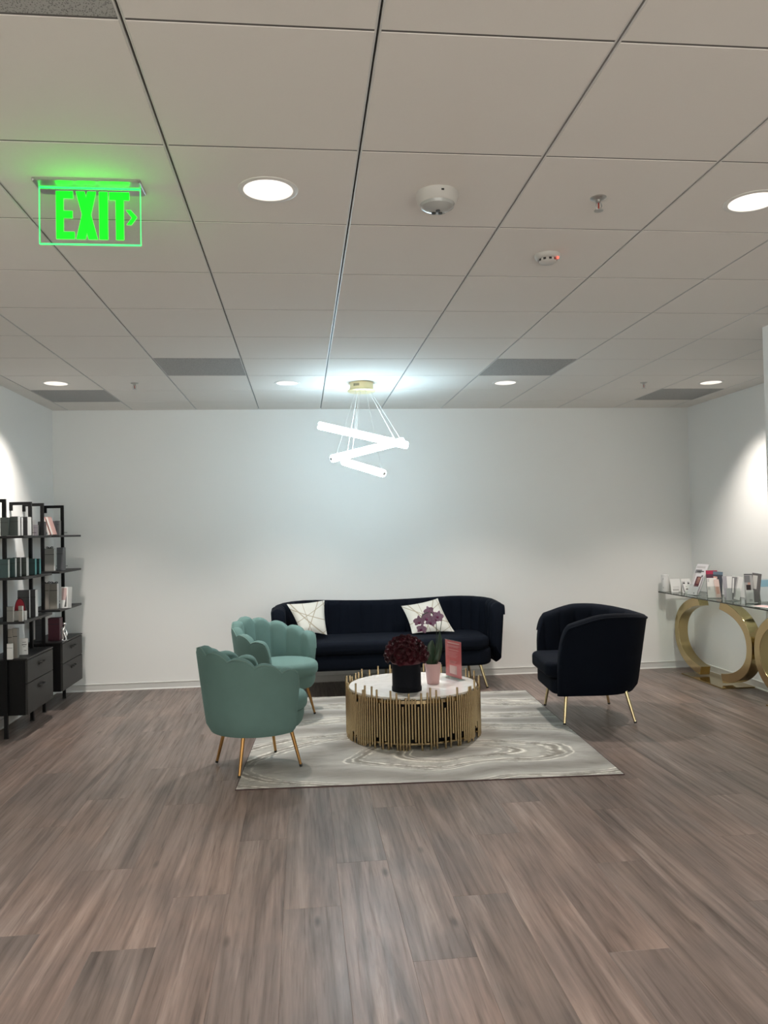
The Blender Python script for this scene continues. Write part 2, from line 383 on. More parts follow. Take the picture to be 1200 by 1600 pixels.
# ------------------------------------------------------------------ ceiling fixtures
def cell(i, j): return (X0+(i+.5)*T, Y0+(j+.5)*T)
dl_lab = {(-1, 1): 'recessed round downlight in the ceiling just right of the exit sign', (2, 1): 'recessed round downlight nearest the right edge of the ceiling',
          (-4, 7): 'recessed round downlight above the black shelves', (-1, 7): 'recessed round downlight left of the gold pendant canopy',
          (2, 7): 'recessed round downlight right of the gold pendant canopy', (5, 7): 'recessed round downlight above the gold console tables',
          (-4, 1): 'recessed round downlight out of view left of the exit sign', (-4, -5): 'recessed downlight behind the viewpoint, left', (-1, -5): 'recessed downlight behind the viewpoint, middle', (2, -5): 'recessed downlight behind the viewpoint, right'}
def make_downlight():
    r = empty('downlight')
    MB().lathe([(.088, .002), (.088, -.003), (.098, -.0045), (.106, -.002), (.107, 0)], 40, cap0=False, cap1=False).build('trim_ring', M['trim'], r, True)
    MB().lathe([(.089, 0), (.084, .05), (.070, .10), (.052, .125)], 40, cap0=False, cap1=False).build('reflector', M['reflector'], r, True)
    MB().lathe([(.052, .118), (.0, .112)], 32, cap0=False, cap1=False).build('lamp', M['lamp'], r, True)
    MB().lathe([(.094, .003), (.094, .14), (.0, .14)], 32, cap0=False, cap1=False).build('housing', M['alum'], r, True)
    L = bpy.data.lights.new('downlight_beam', 'SPOT'); L.energy = DOWN_W*PI; L.color = DOWN_COL; L.spot_size = math.radians(100); L.spot_blend = .85; L.shadow_soft_size = .05
    lo = bpy.data.objects.new('beam', L); COL.objects.link(lo); lo.parent = r; lo.location = (0, 0, .012)
    return r
proto = make_downlight()
for k, ij in enumerate(DOWN):
    o = proto if k == 0 else copy_tree(proto)
    cx, cy = cell(*ij); o.location = (cx, cy, ZC); tag(o, dl_lab[ij], 'downlight', 'recessed ceiling downlights')

# sprinklers
def make_sprinkler():
    r = empty('fire_sprinkler')
    MB().lathe([(.030, 0), (.030, -.003), (.022, -.008), (.011, -.010)], 24).build('escutcheon', M['alum'], r, True)
    mb = MB(); mb.lathe([(.010, -.008), (.010, -.018), (.006, -.020)], 12)
    mb.tube([(.009, 0, -.018), (.012, 0, -.032), (.003, 0, -.045)], .0022, 6); mb.tube([(-.009, 0, -.018), (-.012, 0, -.032), (-.003, 0, -.045)], .0022, 6)
    mb.build('body', M['alum'], r, True)
    MB().lathe([(.003, -.018), (.003, -.045)], 8).build('bulb', mat('red_bulb', (.35, .03, .02), .2), r)
    MB().lathe([(.004, -.044), (.017, -.0475), (.017, -.0495), (.004, -.0495)], 20).build('deflector', M['alum'], r)
    return r
sp = make_sprinkler()
for k, (ij, lab) in enumerate([((1, 1), 'small chrome fire sprinkler in the ceiling beside the two detectors'), ((-3, 7), 'small fire sprinkler in the far ceiling above the left shelves'), ((4, 7), 'small fire sprinkler in the far ceiling toward the consoles')]):
    o = sp if k == 0 else copy_tree(sp); cx, cy = cell(*ij); o.location = (cx, cy, ZC); tag(o, lab, 'sprinkler', 'fire sprinklers in the ceiling')

# motion sensor and smoke detector
cx, cy = cell(0, 1)
d = empty('occupancy_sensor', (cx, cy, ZC), 0, 'thick white round ceiling sensor with domed lens', 'sensor')
MB().lathe([(.077, 0), (.077, -.012), (.070, -.034), (.064, -.040)], 40).build('housing', M['plastic'], d, True)
MB().lathe([(.064, -.038), (.060, -.050), (.040, -.062), (.018, -.067), (.0, -.068)], 40, cap0=False, cap1=False).build('lens', M['detlens'], d, True)
mb = MB()
for k in range(3): a = 2*PI*k/3+.5; mb.lathe([(.008, -.066), (.008, -.0705)], 12, c=(.014*math.cos(a), .014*math.sin(a), 0))
mb.build('sensor_eye', M['dark'], d)
mb = MB()
a = -PI/2+.1; mb.box((.0745*math.cos(a)-.005, .0745*math.sin(a)-.003, -.018), (.0745*math.cos(a)+.005, .0745*math.sin(a)+.003, -.012)); mb.build('indicator_window', M['dark'], d)
cx, cy = cell(1, 2)
d = empty('smoke_detector', (cx, cy, ZC), 0, 'flat white round smoke detector with small red light', 'detector')
MB().lathe([(.058, 0), (.058, -.008), (.050, -.018), (.042, -.020)], 36).build('housing', M['plastic'], d, True)
MB().lathe([(.040, -.018), (.040, -.030), (.030, -.038), (.0, -.040)], 36, cap0=False, cap1=False).build('sensing_chamber', M['plastic'], d, True)
for k in range(10):
    a = 2*PI*k/10; MB().box((-.006, -.001, -.030), (.006, .0015, -.021)).build('vent_slot', M['dark'], d).matrix_local = Matrix.Rotation(a, 4, 'Z') @ Matrix.Translation((0, -.0402, 0))
MB().box((.034, -.036, -.026), (.040, -.030, -.018)).build('indicator_light', M['redled'], d)

# ------------------------------------------------------------------ exit sign
ex = empty('exit_sign', (-.712, 2.795, ZC), 0, 'clear hanging sign with glowing green EXIT letters and arrow', 'exit sign')
mb = MB(); pts = []
for sx, sy in ((1,1),(-1,1),(-1,-1),(1,-1)):
    for k in range(5):
        a = math.atan2(sy, sx)-PI/4+k*PI/8; pts.append((sx*.168+.012*math.cos(a), sy*.048+.012*math.sin(a)))
n = len(pts); mb.add([(x, y, 0) for x, y in pts]+[(x, y, -.006) for x, y in pts]+[(x*.985, y*.96, -.009) for x, y in pts],
   [(i, (i+1) % n, n+(i+1) % n, n+i) for i in range(n)]+[(n+i, n+(i+1) % n, 2*n+(i+1) % n, 2*n+i) for i in range(n)]+[tuple(range(n)), tuple(range(2*n, 3*n))])
mb.build('mounting_plate', M['alum'], ex)
W2, HB, HT = .1705, -.207, -.009
MB().box((-W2, -.003, HB), (W2, .003, HT)).build('panel', M['acrylic'], ex)
for nm, a, b in (('glowing_edge', (-W2-.0008, -.0034, HB), (-W2+.0008, .0034, HT)), ('glowing_edge', (W2-.0008, -.0034, HB), (W2+.0008, .0034, HT)), ('glowing_edge', (-W2, -.0034, HB-.0018), (W2, .0034, HB+.0014))):
    MB().box(a, b).build(nm, M['greenhot'], ex)
MB().box((-W2+.002, -.005, HT-.0016), (W2-.002, .005, HT)).build('light_strip', M['greenstrip'], ex)
mz = .00216
def lx(p): return (p-140.5)*mz
def lz(p): return HT - .012 - (p-297)*.00222
zt, zb = lz(298), lz(373)
YL0, YL1 = -.0052, -.0032
def letter(rects, quads=()):
    mb = MB()
    for xa, xb, ya, yb in rects: mb.box((lx(xa), YL0, lz(yb)), (lx(xb), YL1, lz(ya)))
    for k, q in enumerate(quads):
        o_ = -.0003*k; P = [(lx(x), YL0+o_, lz(y)) for x, y in q]+[(lx(x), YL1+o_, lz(y)) for x, y in q]; c = len(q)
        mb.add(P, [tuple(range(c)), tuple(range(2*c-1, c-1, -1))]+[(i, (i+1) % c, c+(i+1) % c, c+i) for i in range(c)])
    return mb.build('letter', M['green'], ex)
letter([(88, 99, 298, 373), (99, 114, 298, 309), (99, 113, 329, 340), (99, 116, 362, 373)])
letter([], [[(119, 298), (132, 298), (152, 373), (138, 373)], [(137, 298), (150, 298), (133, 373), (119, 373)]])
letter([(155, 168, 298, 373)])
letter([(171, 202, 298, 310), (181, 193, 310, 373)])
letter([], [[(197, 326), (204, 326), (214, 337), (208, 340)], [(208, 336), (214, 337), (205, 349), (198, 349)]]).name = 'arrow'

# ------------------------------------------------------------------ pendant
cx, cy = cell(0, 7)
pen = empty('pendant_lamp', (cx, cy, ZC), 0, 'pendant of three glowing white tubes hung in a zigzag from gold canopy', 'pendant lamp')
MB().lathe([(.098, 0), (.098, -.056), (.116, -.064), (.118, -.070), (.112, -.075), (.0, -.075)], 48, cap1=False).build('canopy', M['canopy'], pen, True)
for k in range(5):
    a = PI*1.5-.75+k*.11; o = MB().box((-.003, -.0008, -.038), (.003, .002, -.018)).build('canopy_slot', M['dark'], pen)
    o.matrix_local = Matrix.Translation((.0975*math.cos(a), .0975*math.sin(a), 0)) @ Matrix.Rotation(a+PI/2, 4, 'Z')
off = Vector((cx, cy, ZC))
ends = [(atY(497, 664.5, 6.34), atY(637, 696, 6.50)), (atY(518, 717, 6.30), atY(630, 689, 6.66)), (atY(536, 721, 6.62), atY(600, 740, 6.22))]
TR = .031
for a, b in ends:
    a = a-off; b = b-off; dvec = (b-a).normalized()
    pts = [a+dvec*t for t in (0, .004, .012)]+[b-dvec*t for t in (.012, .004, 0)]
    t_ = MB().tube(pts, [TR*.7, TR*.92, TR, TR, TR*.92, TR*.7], 20).build('light_tube', M['tubeglow'], pen, True)
    for p, s in ((a, -1), (b, 1)):
        MB().tube([p+dvec*s*.0005, p+dvec*s*.004], TR*.5, 16).build('end_cap', M['chrome'], t_)
can = lambda k, n: Vector((.07*math.cos(2*PI*k/n+.3), .07*math.sin(2*PI*k/n+.3), -.075))
cables = [(0, .42), (0, .93), (1, .07), (1, .28), (1, .88), (2, .08), (2, .95)]
for k, (ti, f) in enumerate(cables):
    a, b = ends[ti]; p = a.lerp(b, f)-off; p.z += TR*.98
    top = can(min(range(7), key=lambda q: (can(q, 7)-p).length), 7)
    top = Vector((p.x*.24, p.y*.25, -.075))
    MB().tube([top, p], .0022, 6).build('cable', M['offwhite'], pen)

# ------------------------------------------------------------------ upholstery builder
def arc_path(segs, n):
    """segs: list of ('line',p,q) or ('arc',c,r,a0,a1); returns n points with outward normals, even in length"""
    P = []
    for s in segs:
        if s[0] == 'line':
            for k in range(60): P.append(Vector(s[1]).lerp(Vector(s[2]), k/60))
        else:
            for k in range(90): a = s[3]+(s[4]-s[3])*k/90; P.append(Vector((s[1][0]+s[2]*math.cos(a), s[1][1]+s[2]*math.sin(a))))
    P.append(Vector(segs[-1][2]) if segs[-1][0] == 'line' else Vector((segs[-1][1][0]+segs[-1][2]*math.cos(segs[-1][4]), segs[-1][1][1]+segs[-1][2]*math.sin(segs[-1][4]))))
    L = [0]
    for a, b in zip(P, P[1:]): L.append(L[-1]+(b-a).length)
    out = []; j = 0
    for k in range(n):
        # sample a bit denser near both ends
        u = k/(n-1); u = u - .06*math.sin(2*PI*u)
        s = u*L[-1]
        while j < len(L)-2 and L[j+1] < s: j += 1
        t = (s-L[j])/max(1e-9, L[j+1]-L[j]); p = P[j].lerp(P[j+1], t)
        a, b = P[max(0, j-2)], P[min(len(P)-1, j+3)]; tg = (b-a).normalized()
        out.append((p, Vector((tg.y, -tg.x)), s, L[-1]))
    return out
def shell(path, ztop, z00, thick, bulge, flare, zin, nz=9, ntop=6, lift=0):
    """upholstered wall: outer side, rounded top, channelled inner side"""
    mb = MB(); rings = []
    for p, nrm, s, L in path:
        e = min(s, L-s); th = thick*(.35+.65*math.sqrt(min(1, max(0, e/(thick*.6))*(2-min(2, e/(thick*.6)))) if e < thick*.6 else 1))
        h = th/2; zt = ztop(s, L)-h; ring = []; z0 = z00+lift*max(0, 1-e/.14)**2
        def pt(off_, z):
            o_ = off_+flare(z, s, L); return (p.x+nrm.x*o_, p.y+nrm.y*o_, z)
        for k in range(nz+1): ring.append(pt(h, z0+(zt-z0)*k/nz))
        bt = bulge(s, L, 1.0)
        for k in range(1, ntop): a = PI*k/ntop; ring.append(pt(h*math.cos(a)-bt*(1-math.cos(a))/2, zt+h*math.sin(a)))
        for k in range(nz+1):
            f = 1-k/nz; z = zin+(zt-zin)*f; ring.append(pt(-h-bulge(s, L, f), z))
        rings.append(ring)
    n = len(rings[0]); vs_ = [q for r in rings for q in r]; fs_ = []
    for i in range(len(rings)-1):
        for k in range(n):
            k2 = (k+1) % n; fs_.append((i*n+k, i*n+k2, (i+1)*n+k2, (i+1)*n+k))
    fs_.append(tuple(range(n))); b = (len(rings)-1)*n; fs_.append(tuple(range(b+n-1, b-1, -1)))
    mb.add(vs_, fs_); return mb
def cushion(outline, z0, z1, r, crown=.012, steps=5):
    """closed outline (list of Vector2, ccw) extruded with rounded top and bottom edges"""
    n = len(outline); c = sum(outline, Vector((0, 0)))/n; mb = MB(); vs_ = []; fs_ = []
    nr = []
    for i in range(n):
        t = (outline[(i+1) % n]-outline[i-1]).normalized(); nr.append(Vector((t.y, -t.x)))
    prof = [(-r*(1-math.sin(PI/2*k/steps)), z0+r*(1-math.cos(PI/2*k/steps))) for k in range(steps+1)]
    prof += [(-r*(1-math.cos(PI/2*k/steps)), z1-r*(1-math.sin(PI/2*k/steps))) for k in range(steps+1)]
    for o_, z in prof:
        for i in range(n): q = outline[i]+nr[i]*o_; vs_.append((q.x, q.y, z))
    m_ = len(prof)
    for sc_ in (.75, .4):
        for i in range(n): q = c+(outline[i]-nr[i]*r-c)*sc_; vs_.append((q.x, q.y, z1+crown*(1-sc_*sc_)))
    vs_.append((c.x, c.y, z1+crown))
    for j in range(m_+1):
        for i in range(n): i2 = (i+1) % n; fs_.append((j*n+i, j*n+i2, (j+1)*n+i2, (j+1)*n+i))
    top = len(vs_)-1; b = (m_+1)*n
    for i in range(n): fs_.append((b+i, b+(i+1) % n, top))
    fs_.append(tuple(range(n-1, -1, -1))); mb.add(vs_, fs_); return mb
def roundrect(x0, x1, y0, y1, r, n=10, rb=None):
    """rounded rectangle outline; r for the +x corners, rb for the -x corners"""
    rb = r if rb is None else rb; P = []
    for cx_, cy_, a0, q in ((x1-r, y1-r, 0, r), (x0+rb, y1-rb, PI/2, rb), (x0+rb, y0+rb, PI, rb), (x1-r, y0+r, 1.5*PI, r)):
        for k in range(n+1): a = a0+PI/2*k/n; P.append(Vector((cx_+q*math.cos(a), cy_+q*math.sin(a))))
    return P
def leg(parent, top, foot, r0, r1, material):
    o = MB().tube([top, foot], [r0, r1], 14).build('leg', material, parent, True)
    t = Vector(top); f = Vector(foot); d_ = (t-f).normalized()
    MB().tube([f+d_*.012, f-Vector((0, 0, .0005))], [r1*1.12, r1*1.12], 14).build('foot_cap', M['cap'], o)
    return o

# ------------------------------------------------------------------ mint shell chairs (local: faces +x)
def make_mint():
    r = empty('shell_chair')
    A = math.radians(118); R = .285; Z0 = .245; TH_ = .062
    segs = [('arc', (0, 0), R, PI-A, PI+A)]
    path = arc_path(segs, 181); NP = 9
    # arc runs counter-clockwise, so outward normal is (t.y,-t.x)
    def wloc(s, L):
        q = s/L*NP; k = min(NP-1, int(q)); return k, 2*(q-k)-1
    def ztop(s, L):
        k, w_ = wloc(s, L); th = abs(s/L-.5)*2
        env = .795-.165*th**1.25
        z = env-.034*abs(w_)**2.4
        if (k == 0 and w_ < 0) or (k == NP-1 and w_ > 0): z -= .13*abs(w_)**3.5
        return z
    def bulge(s, L, f):
        k, w_ = wloc(s, L); return .024*math.sqrt(max(0, 1-w_*w_))*(.25+.75*min(1, f*1.6))
    flare = lambda z, s, L: .070*max(0, (z-Z0)/.55)**.9 + (-.02 if z < Z0+.03 else 0)*(1-max(0, z-Z0)/.03)
    b = shell(path, ztop, Z0, TH_, bulge, flare, .34, 10, 6).build('back_shell', M['mint'], r, True)
    # piping in the seams between petals
    for q in range(1, NP):
        i = min(range(len(path)), key=lambda k_: abs(path[k_][2]/path[k_][3]-q/NP)); p, nrm, s, L = path[i]
        pts = []; zt = ztop(s, L)
        for k in range(9):
            z = .42+(zt-TH_/2-.42)*k/8; o_ = -TH_/2+flare(z, s, L)-.001; pts.append((p.x+nrm.x*o_, p.y+nrm.y*o_, z))
        MB().tube(pts, .0035, 6).build('seam_piping', M['mint_pipe'], b, True)
    pts = []
    for p, nrm, s, L in path[2:-2]:
        zt = ztop(s, L); o_ = TH_/2*.75+flare(zt-.01, s, L); pts.append((p.x+nrm.x*o_, p.y+nrm.y*o_, zt-.010))
    MB().tube(pts, .0038, 6).build('rim_piping', M['mint_pipe'], b, True)
    out = [Vector((.045+(.285 if math.cos(t) > 0 else .25)*math.cos(t), .262*math.sin(t))) for t in [2*PI*k/64 for k in range(64)]]
    cushion(out, .345, .455, .042, .012).build('seat_cushion', M['mint'], r, True)
    base = [Vector((.035+(.272 if math.cos(t) > 0 else .25)*math.cos(t), .252*math.sin(t))) for t in [2*PI*k/64 for k in range(64)]]
    mb = MB(); vs_ = []; fs_ = []; prof = [(.80, .247), (.90, .250), (.955, .270), (.995, .31), (1.0, .350)]; n = 64
    for sc_, z in prof:
        for q in base: vs_.append((q.x*sc_, q.y*sc_, z))
    for j in range(len(prof)-1):
        for i in range(n): fs_.append((j*n+i, j*n+(i+1) % n, (j+1)*n+(i+1) % n, (j+1)*n+i))
    fs_ += [tuple(range(n-1, -1, -1)), tuple(range((len(prof)-1)*n, len(prof)*n))]
    mb.add(vs_, fs_).build('seat_base', M['mint'], r, True)
    for sx, sy in ((1, 1), (1, -1), (-1, 1), (-1, -1)):
        leg(r, (sx*.155, sy*.150, .262), (sx*.208, sy*.196, .001), .0135, .0085, M['bronze'])
    return r
mint = make_mint(); mint.location = (-.306, 5.137, .0088); mint.rotation_euler.z = math.radians(26)
tag(mint, 'mint green velvet scalloped chair nearest the viewer, seen from behind', 'chair', 'mint shell chairs')
m2 = copy_tree(mint); m2.location = (-.205, 6.43, .0088); m2.rotation_euler.z = math.radians(-36)
tag(m2, 'mint green velvet scalloped chair beside the sofa, seat turned toward the table', 'chair', 'mint shell chairs')

# ------------------------------------------------------------------ navy armchair (local: faces +x)
def make_armchair():
    r = empty('barrel_armchair')
    HW, XB, XF, RC, Z0, TH_ = .335, -.335, .315, .325, .215, .080
    segs = [('line', (XF, HW), (XB+RC, HW)), ('arc', (XB+RC, HW-RC), RC, PI/2, PI), ('arc', (XB+RC, -HW+RC), RC, PI, 1.5*PI), ('line', (XB+RC, -HW), (XF, -HW))]
    path = arc_path(segs, 150); NP = 12
    def ztop(s, L):
        e = min(s, L-s)/L; th = abs(s/L-.5)*2
        z = .788+.046*math.exp(-((e*L-.40)/.27)**2)-.055*max(0, 1-e*L/.32)**1.5
        sm = min(1, e*L/.08); return Z0+.20+(z-Z0-.20)*(1-(1-sm)**2.1)**.5
    def wl(s, L):
        q = (s/L-.04)/.92*NP; return 2*(q-math.floor(q))-1
    bulge = lambda s, L, f: .018*math.sqrt(max(0, 1-wl(s, L)**2))*(.4+.6*f)
    flare = lambda z, s, L: .092*max(0, (z-Z0)/.6)-.03*max(0, 1-(z-Z0)/.05)
    b = shell(path, ztop, Z0, TH_, bulge, flare, .36, 12, 7).build('back_shell', M['navy'], r, True)
    pts = []
    for p, nrm, s, L in path[3:-3]:
        zt = ztop(s, L); o_ = TH_/2*.95+flare(zt-.03, s, L); pts.append((p.x+nrm.x*o_, p.y+nrm.y*o_, zt-.030))
    MB().tube(pts, .010, 8).build('rim_piping', M['navy'], b, True)
    out = roundrect(-.29, .385, -.315, .315, .09, 10, .25)
    cushion(out, .345, .465, .035, .018).build('seat_cushion', M['navy'], r, True)
    out = roundrect(-.32, .345, -.325, .325, .11, 10, .28)
    cushion(out, .218, .350, .03, .0).build('seat_base', M['navy'], r, True)
    for sx, sy in ((1, 1), (1, -1), (-1, 1), (-1, -1)):
        leg(r, (sx*.225+.01, sy*.275, .24), (sx*.268, sy*.328, .001), .0145, .010, M['pale_gold'])
    return r
ac = make_armchair(); ac.location = (2.225, 6.04, .0088); ac.rotation_euler.z = math.radians(175)
tag(ac, 'single navy velvet barrel armchair on slim gold legs', 'armchair')

# ------------------------------------------------------------------ navy sofa (local: faces -y)
def make_sofa():
    r = empty('channel_sofa')
    HW, YBK, YFR, RC, Z0, TH_ = .985, .335, -.255, .33, .235, .10
    segs = [('line', (HW, YFR), (HW, YBK-RC)), ('arc', (HW-RC, YBK-RC), RC, 0, PI/2), ('line', (HW-RC, YBK), (-HW+RC, YBK)), ('arc', (-HW+RC, YBK-RC), RC, PI/2, PI), ('line', (-HW, YBK-RC), (-HW, YFR))]
    path = arc_path(segs, 330); NP = 26
    def ztop(s, L):
        e = min(s, L-s); th = max(0, 1-e/1.0)
        z = .804+.022*math.exp(-((e-.62)/.45)**2)-.01*th**2; sm = min(1, e/.06); return Z0+.30+(z-Z0-.30)*(1-(1-sm)**2.2)**.5
    def wl(s, L): q = s/L*NP; return 2*(q-math.floor(q))-1
    bulge = lambda s, L, f: .020*math.sqrt(max(0, 1-wl(s, L)**2))*(.4+.6*f)
    flare = lambda z, s, L: .045*max(0, (z-Z0)/.6)-.03*max(0, 1-(z-Z0)/.05)
    b = shell(path, ztop, Z0, TH_, bulge, flare, .40, 10, 7, .10).build('back_shell', M['navy'], r, True)
    pts = []
    for p, nrm, s, L in path[3:-3]:
        zt = ztop(s, L); o_ = TH_/2*.95+flare(zt-.03, s, L); pts.append((p.x+nrm.x*o_, p.y+nrm.y*o_, zt-.032))
    MB().tube(pts, .009, 8).build('rim_piping', M['navy'], b, True)
    out = [Vector((q.x, q.y)) for q in roundrect(-.925, .925, -.345, .285, .16, 10)]
    cushion(out, .385, .498, .04, .010).build('seat_cushion', M['navy'], r, True)
    out = roundrect(-.95, .95, -.325, .32, .18, 10)
    cushion(out, .238, .39, .03, 0).build('seat_base', M['navy'], r, True)
    for sx in (1, -1):
        leg(r, (sx*.845, -.13, .25), (sx*.912, -.165, .001), .016, .010, M['pale_gold'])
        leg(r, (sx*.80, .20, .25), (sx*.845, .265, .001), .016, .010, M['pale_gold'])
    leg(r, (0, -.2, .25), (0, -.22, .001), .016, .010, M['pale_gold']); leg(r, (0, .2, .25), (0, .22, .001), .016, .010, M['pale_gold'])
    return r
sofa = make_sofa(); sofa.location = (.788, 7.39, 0); tag(sofa, 'long navy velvet sofa with channelled back against the far wall', 'sofa')

# ------------------------------------------------------------------ pillows
def pillow(corners, puff, label, seed):
    TL, TR_, BR, BL = corners; c = (TL+TR_+BR+BL)/4; n = 17
    nrm = ((TR_-BL).cross(TL-BR)).normalized()
    if nrm.y > 0: nrm = -nrm
    rr_ = random.Random(seed); ph = [rr_.uniform(0, 6) for _ in range(4)]; mb = MB(); vs_ = []; fs_ = []
    for side in (1, -1):
        for i in range(n):
            for j in range(n):
                u = 2*i/(n-1)-1; v_ = 2*j/(n-1)-1
                uu = u*(1-.07*(1-v_*v_)); vv = v_*(1-.07*(1-u*u))
                p = (TL*(1-uu)*(1+vv)+TR_*(1+uu)*(1+vv)+BR*(1+uu)*(1-vv)+BL*(1-uu)*(1-vv))/4
                h = puff*((1-u*u)*(1-v_*v_))**.45
                h += .004*math.sin(7*u+ph[0])*math.sin(6*v_+ph[1])*(1-u*u)**.5*(1-v_*v_)**.5 + .004*math.sin(13*(u+v_)+ph[2])*(abs(u*v_))*(1-u*u)**.5*(1-v_*v_)**.5
                vs_.append(p+nrm*(side*max(h, .001))-c)
        b = (0 if side == 1 else n*n)
        for i in range(n-1):
            for j in range(n-1): fs_.append((b+i*n+j, b+(i+1)*n+j, b+(i+1)*n+j+1, b+i*n+j+1))
    edge = [(0, j) for j in range(n)]+[(i, n-1) for i in range(1, n)]+[(n-1, j) for j in range(n-2, -1, -1)]+[(i, 0) for i in range(n-2, 0, -1)]
    for k in range(len(edge)):
        a = edge[k]; b = edge[(k+1) % len(edge)]; ia = a[0]*n+a[1]; ib = b[0]*n+b[1]; fs_.append((ia, ib, n*n+ib, n*n+ia))
    o = mb.add(vs_, fs_).build('throw_pillow', M['pillow'], None, True, c); tag(o, label, 'pillow', 'throw pillows on the sofa'); return o
pillow((atY(448, 944, 7.42), atY(507, 938, 7.55), atY(511, 992, 7.30), atY(470, 988, 7.20)), .05, 'cream pillow with thin gold lines on the sofa behind the mint chair', 1)
pillow((atY(627, 947, 7.57), atY(684, 935, 7.58), atY(710, 987, 7.32), atY(644, 990, 7.32)), .05, 'cream pillow with thin gold lines on the sofa behind the orchid', 2)

# ------------------------------------------------------------------ rug
rug = empty('area_rug', (.797, 5.85, 0), math.radians(-2.6), 'grey marbled rug with pale swirling veins under the table', 'rug')
hx, hy = 1.157, 1.24
MB().box((-hx+.004, -hy+.004, .0005), (hx-.004, hy-.004, .006)).build('pile', M['rug'], rug)
mb = MB()
for a, b in (((-hx,-hy),(hx,-hy+.004)), ((-hx,hy-.004),(hx,hy)), ((-hx,-hy+.004),(-hx+.004,hy-.004)), ((hx-.004,-hy+.004),(hx,hy-.004))): mb.box((*a, .0003), (*b, .0062))
mb.build('binding', M['rug_edge'], rug)

# ------------------------------------------------------------------ coffee table
TX, TY = .79, 5.75; ZM = .362
ct = empty('coffee_table', (TX, TY, .0066), 0, 'round coffee table with white marble top and uneven gold rods', 'coffee table')
ZL = ZM-.0068
MB().lathe([(.455, ZL-.022), (.468, ZL-.018), (.470, ZL-.004), (.466, ZL)], 96).build('marble_top', M['marble'], ct, True)
def hoop(name, z0, z1, r0, r1, parent):
    return MB().lathe([(r0, z0), (r1, z0), (r1, z1), (r0, z1), (r0, z0)], 96, cap0=False, cap1=False).build(name, M['gold'], parent, True)
hoop('hoop', ZL-.045, ZL-.023, .450, .478, ct); hoop('hoop', .034, .046, .455, .478, ct)
MB().lathe([(.43, .03), (.43, ZL-.024)], 64, cap1=False).build('inner_drum', M['black'], ct, True)
NR = 146; rr = random.Random(23); RW = .0072; last = 0
rods = {}
for k in range(NR):
    a = 2*PI*k/NR
    h0 = rr.choice([0, 0, .006, .022, .04, .058, .078, .095]); h1 = rr.choice([.335, .34, .345, .347, .35, .352, .385, .40, .418]) 
    if rr.random() < .13: h1 = rr.choice([.275, .295, .31])
    if rr.random() < .09: h0 = rr.choice([.095, .12])
    if h1 > .39 and k and last > .39: h1 = .345
    last = h1; key = (h0, h1)
    if key not in rods:
        rods[key] = MB().tube([(0, 0, h0), (0, 0, h1)], RW, 10).mesh('rod', M['gold'], True)
    link('rod', rods[key], ct, (.488*math.cos(a), .488*math.sin(a), 0))

# rose box
p = atZ(637, 1083, ZM); bx, by = p.x+.008, p.y+.103
rb = empty('rose_box', (bx, by, ZM+.0005), 0, 'round black hat box packed with dark red roses on the table', 'flower box')
MB().lathe([(.106, 0), (.106, .028), (.102, .029), (.102, .196), (.099, .198), (.096, .19)], 64, cap1=False).build('box', M['navybox'], rb, True)
MB().lathe([(.098, .150), (.098, .185), (.0, .188)], 40, cap1=False).build('flower_foam', M['soil'], rb, True)
def rose_mesh():
    mb = MB(); rr_ = random.Random(5)
    def petal(rad, h, a0, wid, lean, z0):
        vs_ = []; nu, nv = 6, 4
        for j in range(nv+1):
            f = j/nv
            for i in range(nu+1):
                u = i/nu*2-1; a = a0+u*wid; rd = rad*(.45+.55*math.sin(f*PI/2)) + lean*f*f - .10*rad*u*u*f
                z = z0+h*f*(1-.18*u*u) - lean*.5*f**4
                vs_.append((rd*math.cos(a), rd*math.sin(a), z))
        mb.add(vs_, [(j*(nu+1)+i, j*(nu+1)+i+1, (j+1)*(nu+1)+i+1, (j+1)*(nu+1)+i) for j in range(nv) for i in range(nu)])
    for lvl, (rad, h, n_, lean) in enumerate(((.006, .030, 2, 0), (.012, .031, 3, .002), (.019, .029, 4, .005), (.026, .025, 5, .009))):
        for k in range(n_): petal(rad, h, 2*PI*k/n_+lvl*.7+rr_.uniform(-.1, .1), PI/n_*1.35, lean, -.004*lvl)
    mb.lathe([(.022, -.012), (.020, .006), (.004, .018)], 10)
    return mb.mesh('rose', M['rose'], True)
rm = rose_mesh(); NRO = 64; ga = PI*(3-5**.5)
for k in range(NRO):
    t = 1-(k+.5)/NRO*1.12; th = math.acos(max(-1, min(1, t))); ph = k*ga
    n_ = Vector((math.sin(th)*math.cos(ph), math.sin(th)*math.sin(ph), math.cos(th)))
    c = Vector((0, 0, .235)) + Vector((n_.x*.134, n_.y*.134, n_.z*.128))
    o = link('rose', rm, rb); o.matrix_local = Matrix.Translation(c) @ n_.to_track_quat('Z', 'Y').to_matrix().to_4x4() @ Matrix.Rotation(k*1.7, 4, 'Z') @ Matrix.Scale(1.05+.12*math.sin(k*2.3), 4)
MB().lathe([(.0, .12), (.085, .165), (.118, .215), (.112, .27), (.075, .325), (.0, .343)], 32, cap0=False, cap1=False).build('bouquet_core', M['rose'], rb, True)

